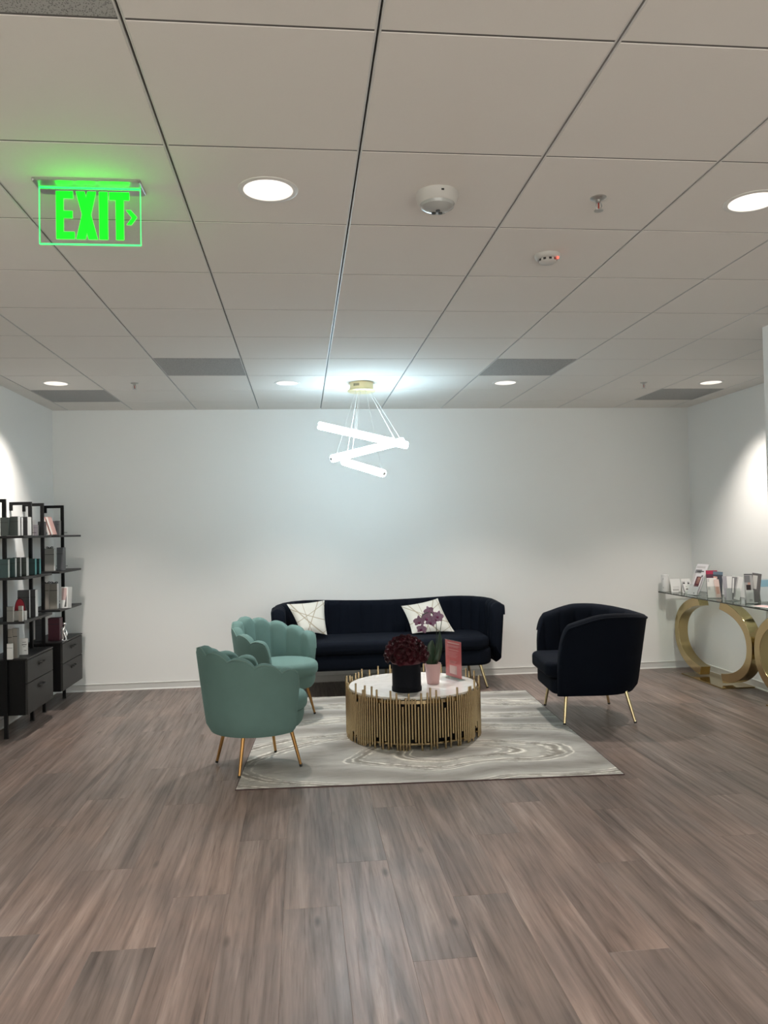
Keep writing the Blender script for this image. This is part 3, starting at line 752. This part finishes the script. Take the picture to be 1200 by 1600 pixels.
# orchid
p = atZ(678, 1070, ZM); ox, oy = p.x+.002, p.y+.043
orc = empty('potted_orchid', (ox, oy, ZM+.0005), 0, 'purple orchid in a dusty pink pot beside the rose box', 'potted plant')
pot = MB().lathe([(.042, 0), (.045, .003), (.058, .130), (.0605, .137), (.0605, .150), (.055, .150), (.053, .130)], 48, cap1=False).build('pot', M['pinkpot'], orc, True)
MB().lathe([(.054, .13), (.0, .138)], 24, cap0=False, cap1=False).build('bark', M['soil'], orc, True)
def opx(x, y, dy=0): v_ = atY(x, y, oy+dy); return Vector((v_.x-ox, dy, v_.z-ZM))
def leaf(pts, wid, fold=.25):
    pts = [Vector(q) for q in pts]; n = 12; mb = MB(); vs_ = []
    for i in range(n+1):
        t = i/n; a = (1-t)**2; b = 2*t*(1-t); c = t*t; q = pts[0]*a+pts[1]*b+pts[2]*c
        tg = ((pts[1]-pts[0])*(1-t)+(pts[2]-pts[1])*t).normalized(); sd = Vector((1, .25, 0)); sd = (sd-tg*sd.dot(tg)).normalized(); nn = tg.cross(sd)
        wd = wid*math.sin(PI*min(1, .12+.88*t))**.7 if t < 1 else .001
        for u in (-1, -.5, 0, .5, 1): vs_.append(q+sd*wd*u+nn*fold*wd*(u*u))
    fs_ = [(i*5+k, i*5+k+1, (i+1)*5+k+1, (i+1)*5+k) for i in range(n) for k in range(4)]
    o = mb.add(vs_, fs_).build('leaf', M['leaf'], orc, True); md = o.modifiers.new('thickness', 'SOLIDIFY'); md.thickness = .002
    return o
leaf([(0, 0, .13), opx(672, 1015, -.01), opx(676, 1000, .0)], .038)
leaf([(.01, .01, .13), opx(690, 1020, .03), opx(687, 986, .05)], .027)
leaf([(-.01, -.01, .13), opx(664, 1025, -.03), opx(662, 1006, -.07)], .028)
leaf([(.005, .0, .13), opx(684, 1030, -.02), opx(686, 1012, -.05)], .018)
def curve(pts, n=14):
    out = []; P = [Vector(q) for q in pts]; P = [2*P[0]-P[1]]+P+[2*P[-1]-P[-2]]
    for i in range(1, len(P)-2):
        for k in range(n):
            t = k/n; a, b, c, d_ = P[i-1], P[i], P[i+1], P[i+2]
            out.append(.5*((2*b)+(c-a)*t+(2*a-5*b+4*c-d_)*t*t+(3*b-a-3*c+d_)*t**3))
    out.append(P[-2]); return out
MB().tube(curve([(0, 0, .13), opx(681, 1010), opx(682, 985), opx(680, 966, -.01), opx(672, 957, -.03), opx(660, 962, -.05), opx(656, 976, -.06)]), .0028, 6).build('flower_stem', M['stem'], orc, True)
MB().tube(curve([(.008, .005, .13), opx(685, 1010, .01), opx(688, 985, .015), opx(691, 964, .02)]), .0024, 6).build('flower_stem', M['stem'], orc, True)
MB().lathe([(.0, -.008), (.004, 0), (.0, .009)], 8, c=opx(691, 963, .02), cap0=False, cap1=False).build('bud', M['stem'], orc, True)
def flower_mesh():
    mb = MB()
    def petal(a, ln_, wd, tilt):
        vs_ = []; n = 7
        for i in range(n+1):
            t = i/n; w_ = wd*math.sin(PI*min(1, .08+.92*t))**.6 if i < n else .001; r_ = ln_*t; z = tilt*t*t*ln_
            for u in (-1, 0, 1):
                x, y = r_, u*w_; vs_.append((x*math.cos(a)-y*math.sin(a), x*math.sin(a)+y*math.cos(a), z+.002-.15*w_*u*u))
        mb.add(vs_, [(i*3+k, i*3+k+1, (i+1)*3+k+1, (i+1)*3+k) for i in range(n) for k in range(2)])
    for a in (PI/2, PI/2+2.2, PI/2-2.2): petal(a, .034, .0095, -.2)
    for a in (.25, PI-.25): petal(a, .034, .016, .1)
    return mb.mesh('flower', M['petal'], True)
fm = flower_mesh()
lip = MB().lathe([(.003, .0), (.008, .008), (.006, .016), (.0, .020)], 10, cap1=False).mesh('lip', M['lip'], True)
for x, y, dy, s in ((655, 971, -.055, 1.05), (659, 983, -.065, .95), (668, 966, -.04, 1.15), (673, 972, -.05, 1.0), (684, 963, -.02, 1.05), (670, 955, -.01, .95), (680, 968, -.035, .9)):
    o = link('flower', fm, orc); c = opx(x, y, dy)
    o.matrix_local = Matrix.Translation(c) @ Vector((random.uniform(-.5, .35), -1, random.uniform(-.25, .3))).to_track_quat('Z', 'Y').to_matrix().to_4x4() @ Matrix.Rotation(random.uniform(-.4, .4), 4, 'Z') @ Matrix.Scale(s*1.25, 4)
    link('lip', lip, o, (0, -.006, .002))

# coral sign in clear stand
pl = atZ(697, 1057, ZM); pr = atZ(721.5, 1064, ZM); mid = (pl+pr)/2; ang = math.atan2(pr.y-pl.y, pr.x-pl.x)
sg = empty('sign_stand', (mid.x, mid.y, ZM+.0005), ang, 'upright coral red notice in a clear stand on the table', 'sign')
sw = (pr-pl).length/2; sh = .285
MB().box((-sw-.003, -.0035, .004), (sw+.003, -.0015, sh+.004)).build('front_sheet', M['acrylic'], sg)
MB().box((-sw-.003, .0015, .004), (sw+.003, .0035, sh+.004)).build('back_sheet', M['acrylic'], sg)
MB().box((-sw-.003, -.04, 0), (sw+.003, .04, .004)).build('foot', M['acrylic'], sg)
po = MB().box((-sw, -.0004, .012), (sw, .0012, sh)).build('notice', M['red'], sg)
mb = MB()
for z, a, b, h in ((.262, -.7, .8, .010), (.246, -.75, .8, .003), (.238, -.7, .6, .003), (.214, -.5, .7, .004)): mb.box((a*sw, -.0015, z), (b*sw, -.0011, z+h))
for k in range(6): mb.box((-.5*sw, -.0015, .160+k*.008), ((.35+.1*(k % 3))*sw, -.0011, .1615+k*.008))
for k in range(3): mb.box((-.5*sw, -.0015, .112+k*.009), ((.2+.1*k)*sw, -.0011, .115+k*.009))
mb.box((-.48*sw, -.0015, .035), (.42*sw, -.0011, .098))
mb.build('print_lines', M['palepink'], po)

# ------------------------------------------------------------------ wall shelving units
XS0, XS1 = XL+.004, -2.07
LEV = [1.512, 1.20, .872]
def make_shelving():
    r = empty('wall_shelf_unit')          # local: y along the wall, 0 at the near post
    for y in (0, .566):
        pz = MB(); pz.box((-2.232, y-.0125, 0), (-2.207, y+.0125, 1.79)); pz.box((XL, y-.0125, 1.765), (-2.232, y+.0125, 1.79)); pz.box((XL, y-.0125, 1.72), (XL+.02, y+.0125, 1.765))
        pz.build('post', M['black'], r)
        MB().lathe([(.018, 0), (.018, .004), (.010, .008)], 12, c=(-2.2195, y, 0)).build('foot', M['cap'], r)
    for z in LEV:
        MB().box((XS0, -.035, z-.018), (XS1, .625, z)).build('shelf_board', M['shelfblack'], r, bevel=.002)
        MB().box((XS0, .612, z+.022), (XS1-.12, .618, z+.026)).build('rail', M['black'], r)
    cb = MB().box((XS0, .02, .165), (XS1-.018, .625, .578)).build('cabinet_body', M['black'], r)
    MB().box((XS0, .015, .578), (XS1, .63, .590)).build('cabinet_top', M['shelfblack'], r)
    for z0, z1 in ((.402, .572), (.168, .397)):
        d_ = MB().box((XS1-.018, .023, z0), (XS1, .622, z1)).build('drawer', M['drawer'], r, bevel=.0015)
        hz = z1-.065; mb = MB(); pts = [(XS1, .27, hz+.012), (XS1+.022, .275, hz+.010), (XS1+.026, .32, hz+.008), (XS1+.022, .365, hz+.010), (XS1, .37, hz+.012)]
        mb.tube(pts, .006, 8); mb.box((XS1, .268, hz-.006), (XS1+.010, .372, hz+.012)); mb.build('handle', M['cap'], d_, True)
    return r
u1 = make_shelving(); u1.location = (0, 6.145, 0); tag(u1, 'black metal wall shelf unit with two drawers at the left edge, nearer', 'shelf unit', 'black wall shelf units')
u2 = copy_tree(u1); u2.location = (0, 7.012, 0); tag(u2, 'black metal wall shelf unit with two drawers in the far left corner', 'shelf unit', 'black wall shelf units')
DG, DK, TEAL, TQ, GR, BR, WH = card(.065,.08,.075), card(.055,.056,.062), card(.035,.075,.078), card(.10,.38,.40), card(.20,.20,.19), card(.28,.26,.235), M['white']
def pbox(px0, px1, Y, dY, pyt, zs, side, front, label, ribbon=False, grp='cosmetic boxes on the black shelves', lid=True):
    x0 = atY(px0, 900, Y).x; x1 = atY(px1, 900, Y).x; zt = atY((px0+px1)/2, pyt, Y).z; x0 = max(x0, XL+.006)
    h = zt-zs-.0008; r = empty('product_box', ((x0+x1)/2, Y+dY/2, zs+.0008), 0, label, 'box', grp); hx_ = (x1-x0)/2
    MB().box((-hx_, -dY/2, 0), (hx_-.0015, dY/2, h)).build('carton', side, r, bevel=.0012)
    MB().box((hx_-.0015, -dY/2+.001, .002), (hx_+.0005, dY/2-.001, h-.002)).build('front_panel', front, r)
    if lid: MB().box((-hx_-.0008, -dY/2-.0008, h*.72), (hx_, dY/2+.0008, h*.74)).build('lid_seam', M['dark'], r)
    if ribbon:
        mb = MB()
        for s_ in (-1, 1): mb.tube([(0, 0, h+.001), (s_*.018, 0, h+.014), (s_*.032, 0, h+.010), (s_*.026, 0, h+.002), (0, 0, h+.001)], .004, 6)
        mb.build('ribbon_bow', M['dark'], r, True)
    return r
A, B, C_ = LEV; CT = .590
# near unit, top board
pbox(1, 13.5, 6.115, .05, 808.5, A, DG, DG, 'dark green carton behind the near post on the top board')
pbox(16, 29, 6.15, .05, 807, A, DG, WH, 'dark green carton with white front, top board near the post')
pbox(25, 34.2, 6.235, .035, 808, A, DK, WH, 'narrow carton with white front in the middle of the top board')
pbox(30, 44, 6.34, .085, 807.5, A, DK, WH, 'charcoal carton with white front at the far end of the top board')
# near unit, second board
pbox(-2, 13, 6.11, .03, 874, B, TEAL, WH, 'dark teal carton at the left frame edge, second board')
pbox(10, 24, 6.17, .03, 872, B, TEAL, WH, 'dark teal carton with white edge, second from the near post')
pbox(20, 32, 6.235, .02, 871, B, DG, WH, 'dark green carton with thin white edge on the second board')
pbox(31, 41.5, 6.30, .05, 871, B, DG, WH, 'dark green carton with wide white front on the second board')
pbox(44, 55, 6.47, .035, 873, B, TEAL, TQ, 'teal carton with turquoise front, nearer of two')
pbox(52, 62, 6.56, .03, 873, B, TEAL, TQ, 'teal carton with turquoise front, farther of two')
# near unit, third board
pbox(10, 20, 6.10, .02, 948, C_, GR, WH, 'small grey carton with white edge, left of the red compact')
pbox(28, 34.5, 6.11, .02, 947, C_, BR, WH, 'small taupe carton with white edge below the red compact')
pbox(27, 45.5, 6.36, .02, 922, C_, DK, WH, 'tall charcoal carton behind the red compact')
pbox(46, 55, 6.42, .055, 921.5, C_, DK, WH, 'tall charcoal carton with white front right of the red compact')
# far unit, top board
pbox(53, 60, 7.05, .03, 820, A, card(.16,.15,.17), GR, 'small mauve grey carton on the top board of the far unit')
pbox(60, 71, 7.10, .04, 815, A, DK, DK, 'dark grey carton beside the pink books')
pbox(82.5, 87, 7.27, .05, 814, A, card(.08,.08,.09), DK, 'dark slate carton just behind the pink books')
pbox(87.5, 93, 7.33, .06, 813.5, A, card(.09,.09,.10), GR, 'slate carton at the far end of the top board')
# far unit, second and third boards
pbox(68, 85, 7.08, .05, 857, B, GR, WH, 'grey gift box with black bow on the second board', True)
pbox(89, 99, 7.12, .075, 855.5, B, card(.075,.08,.09), card(.075,.08,.09), 'slate blue box at the far end of the second board')
pbox(68, 75.5, 7.05, .04, 912, C_, BR, BR, 'narrow taupe box with bow on the third board', True)
pbox(77, 89, 7.07, .05, 912, C_, card(.24,.225,.20), WH, 'taupe box with white front and bow on the third board', True)
# cabinets
pbox(9, 17.5, 6.17, .03, 984, CT, BR, BR, 'tall pale taupe carton on the near cabinet beside the post')
pbox(18, 26, 6.19, .04, 982, CT, BR, GR, 'tall pale taupe carton next to the lettered card')
pbox(9.5, 18, 6.125, .02, 1006, CT, WH, WH, 'small white carton at the front of the near cabinet')
pbox(74, 92, 7.15, .09, 966, CT, card(.075,.012,.026), card(.085,.014,.03), 'burgundy box with small lettering on the far cabinet')
pbox(54, 64, 7.16, .06, 968, CT, DK, DK, 'dark carton in the shadow on the far cabinet')
# pink books leaning, lettered card, white brochure
for k, (pxa, col_, lab) in enumerate(((67.5, card(.50,.27,.25), 'thin pink book leaning on the top board, left of the pair'), (72.5, card(.60,.36,.33), 'thin pink book leaning on the top board, right of the pair'))):
    p0 = atY(pxa-1, 805, 7.16); p1 = atY(pxa+10, 837.5, 7.16); d_ = (p0-p1); a_ = math.atan2(d_.x, d_.z)
    bk = empty('book', (p1.x, 7.205, A+.004), 0, lab, 'book', 'pink books on the top board'); bk.rotation_euler = (0, a_, 0)
    MB().box((-.009, -.055, 0), (.009, .055, .165)).build('cover', col_, bk, bevel=.001)
    MB().box((-.007, -.0555, .002), (.007, -.054, .163)).build('pages', M['offwhite'], bk)
p0 = atY(27, 1013, 6.32); p1 = atY(45.5, 1013, 6.38); cw = (p1.x-p0.x)/2
cd = empty('lettered_card', ((p0.x+p1.x)/2, 6.35, CT+.001), math.radians(14), 'white card with small grey lettering standing on the near cabinet', 'card')
cd.rotation_euler.x = math.radians(-7)
c0 = MB().box((-cw, -.004, 0), (cw, .004, .125)).build('panel', M['white'], cd, bevel=.001)
mb = MB()
for z, a, b in ((.094, -.2, .6), (.078, -.3, .7), (.072, -.3, .7), (.060, -.1, .5), (.03, .2, .7)): mb.box((a*cw, -.0045, z), (b*cw, -.0039, z+.004))
mb.build('lettering', card(.12,.12,.12), c0)
p0 = atY(93, 940, 7.12); p1 = atY(105, 940, 7.12)
br = empty('folded_brochure', ((p0.x+p1.x)/2-.003, 7.14, C_+.001), 0, 'white folded brochure with pink picture standing on the third board', 'brochure')
hw_ = (p1.x-p0.x)/2
MB().box((-hw_, 0, 0), (hw_, .002, .185)).build('front_leaf', M['white'], br).rotation_euler.x = math.radians(-5)
o = MB().box((-.001, 0, 0), (.001, .07, .185)).build('side_leaf', M['offwhite'], br); o.location = (hw_-.002, .0, 0); o.rotation_euler = (math.radians(-5), 0, math.radians(-12))
o = MB().box((-hw_*.6, -.0004, .07), (hw_*.7, 0, .175)).build('picture', card(.55,.40,.39), br); o.rotation_euler.x = math.radians(-5)
o = MB().add([(hw_*.1, -.0008, .01), (hw_*.7, -.0008, .01), (hw_*.7, -.0008, .12)], [(0, 1, 2)]).build('dark_print', card(.10,.10,.10), br); o.rotation_euler.x = math.radians(-5)
# red round topped compact
p0 = atY(22, 950, 6.20); p1 = atY(41, 950, 6.20); R_ = (p1.x-p0.x)/2
rc = empty('round_compact', ((p0.x+p1.x)/2, 6.205, C_+.0008), math.radians(-12), 'red round topped compact with pale base on the third board', 'compact')
zb0 = .072
def halfdisc(rad, y0, y1, z0):
    n = 20; P = [(rad*math.cos(PI*k/n), rad*math.sin(PI*k/n)*2.2+z0) for k in range(n+1)]; c = len(P)
    return MB().add([(x, y0, z) for x, z in P]+[(x, y1, z) for x, z in P], [tuple(range(c)), tuple(range(2*c-1, c-1, -1))]+[(i, (i+1) % c, c+(i+1) % c, c+i) for i in range(c)])
halfdisc(R_, -.006, .006, zb0).build('case', card(.03,.006,.010), rc)
halfdisc(R_*.9, -.0075, -.0058, zb0+.001).build('red_disc', card(.33,.012,.028), rc)
MB().box((-R_*.9, -.02, 0), (R_*1.05, .012, zb0-.0005)).build('pale_base', M['offwhite'], rc, bevel=.002)
# chrome figurine
p0 = atY(101, 990, 7.13)
fg = empty('figurine', (p0.x, 7.12, CT+.0005), 0, 'small shiny chrome figurine beside the burgundy box', 'figurine')
mb = MB(); mb.tube([(-.018, 0, .006), (-.012, 0, .04), (-.016, .002, .075), (-.004, 0, .105), (.0, 0, .125), (.002, 0, .132)], [.010, .011, .014, .016, .008, .005], 12)
mb.tube([(.014, 0, .006), (.010, 0, .035), (-.004, 0, .070)], [.008, .009, .011], 10); mb.tube([(-.004, 0, .11), (.016, -.004, .085), (.026, -.006, .062), (.020, -.006, .045)], [.007, .007, .006, .008], 10)
mb.tube([(-.006, 0, .11), (-.024, 0, .10), (-.018, -.006, .120)], [.006, .006, .004], 8); mb.build('body', M['chrome'], fg, True)
MB().lathe([(.004, -.016), (.013, -.010), (.016, 0), (.013, .011), (.0, .017)], 16, c=(.003, 0, .147), cap1=False).build('head', M['chrome'], fg, True)
MB().lathe([(.030, 0), (.030, .005), (.026, .007)], 24).build('base', M['chrome'], fg, True)

# ------------------------------------------------------------------ glass console tables
GX0, GX1, ZG = 3.655, 4.055, .802
def make_console():
    r = empty('console_table')                      # local y: along the wall, 0 at centre
    mb = MB(); HL = .7155
    mb.add([(GX0, -HL, ZG-.010), (GX1, -HL, ZG-.010), (GX1, HL, ZG-.010), (GX0, HL, ZG-.010), (GX0, -HL, ZG), (GX1, -HL, ZG), (GX1, HL, ZG), (GX0, HL, ZG)], [(0, 3, 2, 1), (4, 5, 6, 7)], 0)
    mb.add([(GX0, -HL, ZG-.010), (GX1, -HL, ZG-.010), (GX1, HL, ZG-.010), (GX0, HL, ZG-.010), (GX0, -HL, ZG), (GX1, -HL, ZG), (GX1, HL, ZG), (GX0, HL, ZG)], [(0, 1, 5, 4), (1, 2, 6, 5), (2, 3, 7, 6), (3, 0, 4, 7)], 1)
    mb.build('glass_top', [M['tableglass'], M['glassedge']], r)
    MB().box((3.735, -.345, .0), (4.045, .425, .012)).build('base_plate', M['champ'], r, bevel=.001)
    zc = (.012+ZG-.0105)/2; b = zc-.012; a = .70; th = .085; x0, x1 = 3.825, 3.925; gap = .17
    for sgn in (1, -1):
        n = 72; vs_ = []; fs_ = []
        t0 = math.acos(gap/(a-.03)); 
        for k in range(n+1):
            t = -t0+(2*t0)*k/n
            ct_, st_ = math.cos(t), math.sin(t); e = 2/2.25
            def se(A_, B_): return .02+sgn*A_*math.copysign(abs(ct_)**e, ct_), zc+B_*math.copysign(abs(st_)**e, st_)
            yo, zo = se(a, b); yi, zi = se(a-th, b-th)
            vs_ += [(x0, yo, zo), (x1, yo, zo), (x1, yi, zi), (x0, yi, zi)]
        for k in range(n):
            for i in range(4): fs_.append((4*k+i, 4*k+(i+1) % 4, 4*k+4+(i+1) % 4, 4*k+4+i))
        fs_ += [(0, 1, 2, 3), (4*n+3, 4*n+2, 4*n+1, 4*n)]
        MB().add(vs_, fs_).build('curved_leg', M['champ'], r, True, bevel=.003)
    return r
k1 = make_console(); k1.location = (0, 7.075, 0); tag(k1, 'glass topped console with gold C shaped legs in the far right corner', 'console table', 'gold glass consoles')
k2 = copy_tree(k1); k2.location = (0, 5.642, 0); tag(k2, 'glass topped console with gold C shaped legs cut off by the right edge', 'console table', 'gold glass consoles')

# things on the consoles
ZI = ZG+.0008
def place(px, py): p = atZ(px, py, ZG); return (p.x, p.y, ZI)
def ell(mb, cx_, cz_, rx, rz, y, n=16): mb.add([(cx_+rx*math.cos(2*PI*k/n), y, cz_+rz*math.sin(2*PI*k/n)) for k in range(n)], [tuple(range(n))])
c = empty('white_canister', (atY(1039.5, 920, 7.745).x, 7.745, ZI), 0, 'white rounded canister at the far end of the console', 'canister')
MB().lathe([(.034, 0), (.036, .003), (.036, .165), (.034, .170), (.0, .172)], 32, cap1=False).build('body', M['white'], c, True)
MB().lathe([(.0362, .150), (.0368, .150), (.0368, .172), (.034, .1745), (.0, .1745)], 32, cap0=False, cap1=False).build('lid', M['white'], c, True)
for z in (.035, .125): MB().box((-.032, -.024, z), (-.026, -.018, z+.014)).build('button', M['alum'], c)
def leaning(name, px, py, w_, h_, tilt, yaw, label, cat, panel, grp=None):
    r = empty(name, place(px, py), math.radians(yaw), label, cat, grp)
    p_ = MB().box((-w_/2, 0, 0), (w_/2, .003, h_)).build('panel', panel, r); p_.rotation_euler.x = math.radians(-tilt)
    return r, p_
r, p_ = leaning('table_card', 1057, 925, .105, .135, 14, 0, 'small white table card with fine print beside the canister', 'card', M['white'])
mb = MB(); [mb.box((-.03, -.0004, z), (.035, -.0001, z+.003)) for z in (.052, .040)]; mb.box((-.035, -.0004, .012), (.03, -.0001, .030)); mb.build('print', card(.45,.44,.43), p_)
o = MB().box((-.05, .0, 0), (.05, .002, .13)).build('back_leaf', M['offwhite'], r); o.location = (0, .062, 0); o.rotation_euler.x = math.radians(13)
r, p_ = leaning('photo_card', 1074, 926, .10, .14, 12, 4, 'black and white portrait card showing eyes and lips', 'card', M['white'])
mb = MB(); ell(mb, -.024, .095, .013, .007, -.0004); ell(mb, .026, .092, .013, .007, -.0004); mb.box((-.038, -.0004, .106), (-.010, -.0002, .110)); mb.box((.012, -.0004, .103), (.040, -.0002, .107)); mb.build('eye_print', card(.03,.03,.035), p_)
mb = MB(); ell(mb, .002, .035, .014, .006, -.0004); ell(mb, -.003, .062, .005, .003, -.0004); mb.build('lip_print', card(.10,.08,.08), p_)
mb = MB(); mb.add([(-.048, -.0004, .06), (-.040, -.0004, .005), (-.02, -.0004, .002), (-.043, -.0004, .12)], [(0, 1, 2, 3)]); mb.build('shade_print', card(.30,.30,.31), p_)
o = MB().box((-.045, 0, 0), (.045, .002, .11)).build('back_leaf', M['offwhite'], r); o.location = (0, .05, 0); o.rotation_euler.x = math.radians(13)
# brochure holders
def holder(px, py, yaw, label, pamphlets, w_=.11, h_=.24, lean=16):
    r = empty('brochure_holder', place(px, py), math.radians(yaw), label, 'brochure holder', 'clear brochure holders')
    for nm, y, hh in (('front_wall', 0, .11), ('back_wall', .042, h_)):
        o = MB().box((-w_/2, 0, 0), (w_/2, .002, hh)).build(nm, M['acrylic'], r); o.location = (0, y, .002); o.rotation_euler.x = math.radians(-lean)
    MB().box((-w_/2, -.002, 0), (w_/2, .075, .002)).build('foot', M['acrylic'], r)
    for sx in (-1, 1):
        tl = math.tan(math.radians(lean)); mb = MB(); xx = sx*w_/2
        P = [(0, .002), (.042, .002), (.042+.03*tl, .032), (.03*tl, .032)]
        mb.add([(xx-.001, y, z) for y, z in P]+[(xx+.001, y, z) for y, z in P], [(0, 1, 2, 3), (7, 6, 5, 4), (0, 1, 5, 4), (1, 2, 6, 5), (2, 3, 7, 6), (3, 0, 4, 7)]); mb.build('side_wall', M['acrylic'], r)
    return r, lean
def pamphlet(hold, y, x, w_, h_, col_, roll, label, prints=()):
    r, lean = hold
    base = r.matrix_basis
    e = empty('pamphlet', (0, 0, 0), 0, label, 'pamphlet', 'pamphlets in the clear holders')
    lift = abs(math.sin(math.radians(roll)))*w_/2
    e.matrix_basis = Matrix.Translation(r.location) @ Matrix.Rotation(r.rotation_euler.z, 4, 'Z') @ Matrix.Translation((x, y, .004+lift)) @ Matrix.Rotation(math.radians(-lean), 4, 'X') @ Matrix.Rotation(math.radians(roll), 4, 'Y')
    MB().box((-w_/2, 0, 0), (w_/2, .0025, h_)).build('cover', col_, e)
    for xa, xb, za, zb, c_ in prints: MB().box((xa*w_, -.0005, za*h_), (xb*w_, 0, zb*h_)).build('print', c_, e)
    return e
GY1, GY2, GY3 = card(.22,.22,.23), card(.48,.47,.47), card(.10,.10,.11)
skin = card(.58,.33,.27)
H = holder(1078, 930, -74, 'clear holder leaning back with an eye portrait brochure', None, .16, .32, 27)
pamphlet(H, .030, 0, .15, .325, card(.62,.61,.63), 0, 'tall pale brochure with a grey eye portrait', [(-.45, .1, .70, .82, GY1), (-.3, .3, .74, .78, GY3), (-.45, .3, .86, .93, GY2), (-.5, -.3, .3, .7, GY2)])
pamphlet(H, .012, .03, .085, .21, card(.60,.585,.60), 0, 'short pamphlet with a red toned portrait in front of the eye brochure', [(-.4, .3, .42, .92, card(.09,.02,.03)), (-.22, .2, .55, .88, skin), (.25, .45, .9, 1.0, GY3), (-.1, .1, .06, .12, GY1)])
H = holder(1118, 935, -18, 'clear holder with burgundy and white pamphlets', None, .13, .22, 13)
pamphlet(H, .032, -.012, .10, .255, card(.09,.03,.05), 0, 'burgundy topped pamphlet at the back of its holder', [(-.5, .5, .86, 1.0, card(.32,.02,.06))])
pamphlet(H, .024, .018, .085, .24, card(.045,.05,.065), 6, 'dark blue pamphlet with a portrait, right of the burgundy one', [(-.45, -.05, .25, .8, skin), (-.5, .5, .88, 1.0, card(.10,.15,.20))])
pamphlet(H, .014, -.020, .085, .185, M['offwhite'], 0, 'white pamphlet at the front of the burgundy holder', [(-.45, -.2, .4, .55, GY2), (-.45, -.25, .8, .95, GY2)])
pamphlet(H, .006, .030, .045, .17, card(.64,.50,.46), -4, 'narrow pinkish pamphlet at the front of the burgundy holder', [(-.3, .3, .2, .6, skin)])
H = holder(1146, 939, -18, 'clear holder with fanned grey and white pamphlets', None, .13, .20, 12)
pamphlet(H, .034, -.020, .085, .215, card(.40,.385,.42), -3, 'mauve grey pamphlet, leftmost of the fanned ones')
pamphlet(H, .026, -.002, .07, .215, M['white'], 0, 'white pamphlet second in the fan', [(.2, .35, .2, .95, GY3)])
pamphlet(H, .018, .016, .06, .205, GY1, 6, 'charcoal pamphlet third in the fan', [(-.4, -.2, .3, .95, M['white'])])
pamphlet(H, .010, .028, .05, .21, M['white'], 13, 'white pamphlet tipped outermost in the fan', [(-.5, -.3, .1, .95, GY2)])
pamphlet(H, .004, -.03, .045, .11, card(.55,.55,.56), 0, 'short pale pamphlet at the front of the fan')
H = holder(1177, 943, -20, 'clear holder with a black framed pamphlet near the right edge', None, .115, .22, 12)
pamphlet(H, .034, .015, .075, .25, card(.15,.14,.14), 9, 'dark grey pamphlet tipped right near the frame edge', [(-.42, .1, .45, .92, M['offwhite'])])
pamphlet(H, .020, -.022, .066, .25, GY2, 0, 'pamphlet with black and white figure picture', [(-.5, .2, .70, .94, GY1), (-.3, .25, .40, .62, card(.03,.02,.02)), (-.1, .2, .62, .70, skin), (-.5, .5, .96, 1, GY3)])
pamphlet(H, .006, -.020, .06, .11, M['white'], 0, 'short white pamphlet before the black and white figure', [(-.1, .3, .1, .3, GY2)])
r, p_ = leaning('table_card', 1200, 940, .12, .20, 12, -5, 'pale blue and white card at the right frame edge', 'card', card(.62,.68,.70))
mb = MB(); mb.box((-.06, -.0004, .13), (.06, -.0001, .19)); mb.build('blue_print', card(.28,.50,.62), p_)
o = MB().box((-.055, 0, 0), (.055, .002, .18)).build('back_leaf', M['offwhite'], r); o.location = (0, .075, 0); o.rotation_euler.x = math.radians(11)
x_, y_, z_ = place(1196, 948)
lf = empty('flat_leaflet', (x_, y_, z_), math.radians(12), 'white leaflet lying flat at the right end of the glass', 'leaflet')
MB().box((-.07, -.10, 0), (.07, .10, .0015)).build('sheet', M['white'], lf)
MB().box((-.05, -.06, .0015), (.05, .08, .0019)).build('print', M['palepink'], lf)
